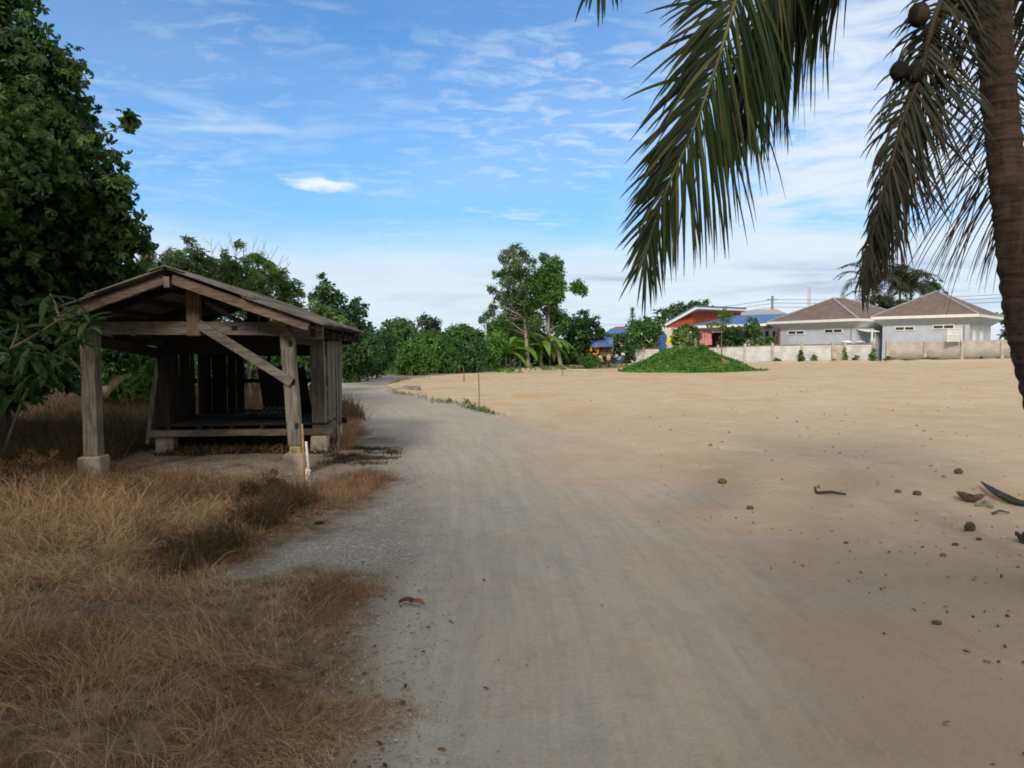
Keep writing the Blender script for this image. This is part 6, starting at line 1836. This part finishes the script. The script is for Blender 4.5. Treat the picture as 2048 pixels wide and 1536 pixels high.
# dry leaves on the gravel
for k, (px, py, rot, lab) in enumerate([(815, 1209, .2, 'curled dark brown leaf on the gravel, left of the pair'), (834, 1212, -.4, 'curled reddish brown leaf on the gravel, right of the pair')]):
    gx, gy = G(px, py); V = []; Fs = []; L = .075
    for i in range(9):
        f = i / 8; wd = .026 * math.sin(math.pi * (.08 + .88 * f))
        for s_ in (-1, 0, 1):
            xx, yy, zz2 = (f - .5) * L * 1.4, s_ * wd, .012 + .016 * s_ * s_ + .012 * math.sin(3 * f)
            V.append((gx + xx * math.cos(rot) - yy * math.sin(rot), gy + xx * math.sin(rot) + yy * math.cos(rot), zz2))
    for i in range(8):
        for j in range(2): Fs.append((3 * i + j, 3 * i + j + 1, 3 * i + j + 4, 3 * i + j + 3))
    o = mesh_np('dry_leaf', V, Fs, M['husk_brown'] if k == 0 else M['clod_red'], None, (gx, gy, 0), smooth=True)
    o.modifiers.new('t', 'SOLIDIFY').thickness = .002
    tag(o, lab, 'leaf', 'pair of dry leaves')
gx, gy = G(1632, 988)
gx2, gy2 = G(1692, 991)
tag(MB().tube([(gx, gy, .015), ((gx + gx2) / 2, gy - .03, .03), (gx2, gy2, .015)], [.016, .018, .010], 7, .15).tube([(gx, gy, .02), (gx + .02, gy + .08, .06)], [.014, .01], 6).build('stick', M['bark_dark'], origin=(gx, gy, 0), smooth=True),
    'short dark stick lying on the sand left of the debris', 'stick')


def leafy_strip(name, pts, wds, label, mat, cat):
    V = []; Fs = []
    pts = [Vector(p) for p in pts]; n_ = len(pts)
    for i, p in enumerate(pts):
        d_ = (pts[min(i + 1, n_ - 1)] - pts[max(i - 1, 0)]).normalized(); sd_ = d_.cross(Vector((0, 0, 1))).normalized()
        for s_ in (-1, -.5, 0, .5, 1):
            V.append(tuple(p + sd_ * wds[i] * s_ * .8 + Vector((0, 0, wds[i] * .9 * s_ * s_))))
    for i in range(n_ - 1):
        for j in range(4): Fs.append((5 * i + j, 5 * i + j + 1, 5 * i + j + 6, 5 * i + j + 5))
    o = mesh_np(name, V, Fs, mat, None, tuple(pts[0]), smooth=True); o.modifiers.new('t', 'SOLIDIFY').thickness = .008
    return tag(o, label, cat)


def gl(px, py, z): x_, y_ = G(px, py); return (x_, y_, z)


M['spathe'] = plain('dark_green_sheath', (0.05, 0.055, 0.04), 0.7, 0.35, 9, 0.3)
leafy_strip('palm_sheath', catmull([gl(1962, 972, .05), gl(1980, 988, .04), gl(2005, 1002, .02), gl(2030, 1010, .01), gl(2060, 1014, .02), gl(2110, 1012, .06)], 12), [.008, .02, .035, .045, .055, .06, .06, .055, .05, .045, .04, .03, .02],
            'long curved dark green palm sheath lying at the right edge', M['spathe'], 'palm sheath')
leafy_strip('bark_piece', catmull([gl(1914, 993, .05), gl(1930, 1002, .015), gl(1948, 1006, .015), gl(1968, 1000, .05)], 8), [.01, .04, .06, .07, .075, .07, .06, .04, .02],
            'curled dark bark piece left of the palm sheath', M['husk_brown'], 'bark')
leafy_strip('pale_husk_piece', catmull([gl(1952, 1014, .02), gl(1968, 1012, .035), gl(1985, 1018, .015)], 8), [.008, .02, .028, .03, .03, .03, .026, .02, .01],
            'pale whitish husk piece just below the dark bark', M['footing'], 'husk')
gx, gy = G(2048, 1085)
mb = MB()
for k in range(9):
    mb.tube([(gx + random.uniform(-.1, .12), gy + random.uniform(-.08, .08), .02), (gx + random.uniform(-.14, .2), gy + random.uniform(-.1, .1), random.uniform(.03, .13))], [.03, .012], 6, .2)
tag(mb.build('root_tangle', M['bark_dark'], origin=(gx, gy, 0)), 'dark root tangle cut by the right picture edge', 'roots')
gx, gy = G(1995, 1030)
tag(MB().tube([(gx - .05, gy, .015), (gx + .05, gy + .05, .03), (gx + .14, gy + .04, .015)], [.012, .014, .008], 6, .2).build('stick', M['clod'], origin=(gx, gy, 0)), 'small crooked brown stick under the palm sheath', 'stick')

# small pieces of litter
n = 420
th = np.radians(rng.uniform(2, 40, n)); r = np.exp(rng.uniform(math.log(4), math.log(40), n)); x, y = r * np.sin(th), r * np.cos(th)
k = (sdist(SAND, x, y) > .3) & (fbm(x * .5, y * .5, 3, 66) + .25 * sstep(x / y, .35, .7) > .52); x, y, r = x[k], y[k], r[k]; n = len(x)
pos = np.stack([x, y, terrain(x, y) + micro(x, y) + .006], 1); nn = nrm(np.array([0, 0, 1.0]) + rng.normal(size=(n, 3)) * .25)
V, Fa, ti = scatter(CUBE[0], CUBE[1], pos, frames(nrm(np.cross(nn, rng.normal(size=(n, 3)))), nn), rng.uniform(.008, .028, n) * np.clip(r / 9, .7, 2.0), rng.random(n))
m2, t, bs = new_mat('sand_clods')
t.put(bs.inputs['Base Color'], t.ramp(t.attr('tint'), [(0, (0.15, 0.10, 0.07)), (.6, (0.30, 0.19, 0.11)), (1, (0.45, 0.33, 0.22))])); bs.inputs['Roughness'].default_value = .95
tag(mesh_np('sand_crumbs', V, Fa, m2, attrs={'tint': ti}), 'earth crumbs strewn over the sand lot', 'clods', kind='stuff')

# fallen pale log and dead branch behind the shed
lg = MB(); limb(lg, P(196, 792, 16.5), P(246, 748, 16.9), .16, .11, .05, 6, 10)
tag(lg.build('fallen_log', M['bark_light'], origin=tuple(P(196, 792, 16.5)), smooth=True), 'pale broken log leaning in the dry grass left of the shed interior', 'log')
lg = MB(); p_ = limb(lg, P(60, 770, 9.6), P(140, 716, 9.4), .016, .010, .1, 6, 7); limb(lg, P(140, 716, 9.4), P(182, 790, 9.1), .010, .005, .05, 6, 6); limb(lg, P(60, 770, 9.6), (-7.2, 9.9, 0), .016, .02, .05, 5, 7)
tag(lg.build('dead_branch', M['twig'], origin=(-7.2, 9.9, 0)), 'bare pale branch bent behind the left post', 'branch')

# dried leafy weeds at the left, by the left footing
for (px, py, r, lab) in [(60, 925, 45, 'dry reddish leafy weed at the far left before the shed'), (20, 950, 40, 'dry brown leafy weed at the left picture edge'), (270, 975, 26, 'dry reddish weed right of the left footing'),
                         (500, 985, 24, 'dark spindly dead weed in front of the shed opening'), (545, 968, 20, 'dark dead weed left of the right footing')]:
    gx, gy = G(px, py + r * .9); s_ = gy / F
    rt_ = thing('dead_weed', lab, 'weed', (gx, gy, 0), 'dead leafy weeds before the shed')
    mb = MB(); tips = []
    for k in range(9):
        e_ = Vector((gx + random.uniform(-1, 1) * r * s_ * .8, gy + random.uniform(-.2, .2), random.uniform(.5, 1.5) * r * s_))
        limb(mb, (gx, gy, 0), e_, .006, .002, .12, 5, 4); tips.append(e_)
    mb.build('stems', M['bark_dark'], rt_)
    V, Fa, ti = leaf_cloud([(e_.x, e_.y, e_.z * .85, .09) for e_ in tips], .05, .5, LANCE, up=-.1)
    mesh_np('leaves', V, Fa, M['grass_red'] if 'reddish' in lab else M['weed_dark'], rt_, attrs={'tint': ti * (.8 if 'reddish' in lab else 1)})
# wiry dead sprig on gravel right of the shed
gx, gy = G(715, 932); mb = MB()
for k in range(9):
    limb(mb, (gx + random.uniform(-.12, .12), gy, .0), (gx + random.uniform(-.22, .22), gy + random.uniform(-.1, .1), random.uniform(.04, .16)), .005, .002, .2, 4, 4)
tag(mb.build('dead_sprig', M['bark_dark'], origin=(gx, gy, 0)), 'dark wiry dead sprig on the gravel right of the shed', 'twigs')

# ---- near branch with large leaves over the left edge
sp_ = thing('leafy_sapling', 'near sapling branches with long green leaves crossing the left roof corner', 'sapling', (-4.15, 4.1, 0))
mb = MB()
base_ = Vector((-4.15, 4.1, 0))
tips = [(158, 612, 4.0), (100, 588, 4.1), (178, 640, 3.95), (62, 690, 3.8), (20, 700, 3.85), (88, 700, 3.8), (-40, 640, 4.0), (-60, 720, 3.9), (125, 660, 4.0), (35, 640, 4.15), (10, 760, 3.9), (50, 740, 3.85)]
fork1 = P(-60, 800, 4.0); fork2 = P(20, 700, 4.0); fork0 = Vector((-3.9, 4.1, .9))
limb(mb, base_ - Vector((0, 0, .1)), fork0, .035, .028, .05); limb(mb, fork0, fork1, .028, .02, .05); limb(mb, fork1, fork2, .018, .012, .05); limb(mb, fork2, P(118, 640, 4.0), .011, .007, .04)
cent = []; 
for (px, py, d_) in tips:
    e_ = P(px, py, d_); src = P(118, 640, 4.0) if px > 80 and py < 680 else (fork2 if px > -20 else fork1)
    limb(mb, src, e_, .007, .004, .06, 5, 5); cent.append(e_)
mb.build('stem', M['bark'], sp_, smooth=True)
pos = []; dirs = []; nns = []
for c in cent:
    for k in range(15):
        a_ = k * 2.4; el_ = random.uniform(-.9, .7)
        dv = Vector((math.cos(a_) * math.cos(el_), math.sin(a_) * math.cos(el_), math.sin(el_)))
        pos.append(c + Vector((0, 0, -.008 * k)) + dv * .01); dirs.append(dv); nns.append(Vector((0, 0, 1)) + Vector(rng.normal(size=3)) * .3)
# longer leaf shape with five sections
LL = []; LF = []
for i in range(7):
    f = i / 6; wd = .13 * math.sin(math.pi * min(1, .08 + f * .92) ** .9)
    for s_ in (-1, 0, 1): LL.append((f, s_ * wd, (.06 if s_ else 0) - .35 * f * f))
for i in range(6):
    for j in range(2): LF.append((3 * i + j, 3 * i + j + 1, 3 * i + j + 4, 3 * i + j + 3))
M['leaf_near'] = leaf_mat('near_leaf', [(0.018, 0.042, 0.012), (0.036, 0.085, 0.022), (0.075, 0.14, 0.04)], .3, .4)
V, Fa, ti = scatter(np.array(LL), np.array(LF), np.array([tuple(p) for p in pos]), frames(np.array([tuple(p) for p in dirs]), np.array([tuple(p) for p in nns])), rng.uniform(.09, .185, len(pos)), rng.random(len(pos)))
mesh_np('leaves', V, Fa, M['leaf_near'], sp_, attrs={'tint': ti}, smooth=True)

# ================================================================== TREES BEHIND THE CAMERA that shade the foreground
for k, (x, y, h, r, lab) in enumerate([(-11, -3.5, 8.6, 3.2, 'broad shade tree behind the viewpoint on the left'), (-6.0, -7.5, 9.6, 3.6, 'broad shade tree behind the viewpoint, second from the left'),
                                       (-0.5, -9.5, 9.8, 3.6, 'broad shade tree straight behind the viewpoint'), (5.5, -7.5, 9.4, 3.4, 'broad shade tree behind the viewpoint, right of centre'),
                                       (10.0, -6.0, 9.0, 3.3, 'broad shade tree behind the viewpoint on the right'), (-14.5, 2.5, 8.4, 3.0, 'shade tree beside the viewpoint, far left'), (-3, -5.0, 6.5, 2.4, 'smaller tree behind the viewpoint'), (0.6, -4.6, 7.0, 2.0, 'unseen slim dense tree added close behind the viewpoint for shade'),  # the slim dense tree is added to shade the near right sand
                                       (-9.6, 3.2, 7.6, 2.9, 'unseen leafy tree added beyond the left edge to shade the shed')]):  # this unseen tree is added to darken the shed
    L_ = [(x + random.uniform(-1, 1) * r * .7, y + random.uniform(-1, 1) * r * .6, h - r * .75 + random.uniform(-1, .7) * r * .55, r * random.uniform(.38, .55)) for _ in range(8)]
    tree('shade_tree', lab, 'tree', (x, y, 0), L_, 'leaf_dark', leaf=.42, cov=(.6 if x == -3 else 1.5 if x == .6 else .66 if x < 4 else 1.1), tmpl=LEAF, tr=.22, bark='bark_dark', group='shade trees behind the viewpoint', twigs=1)
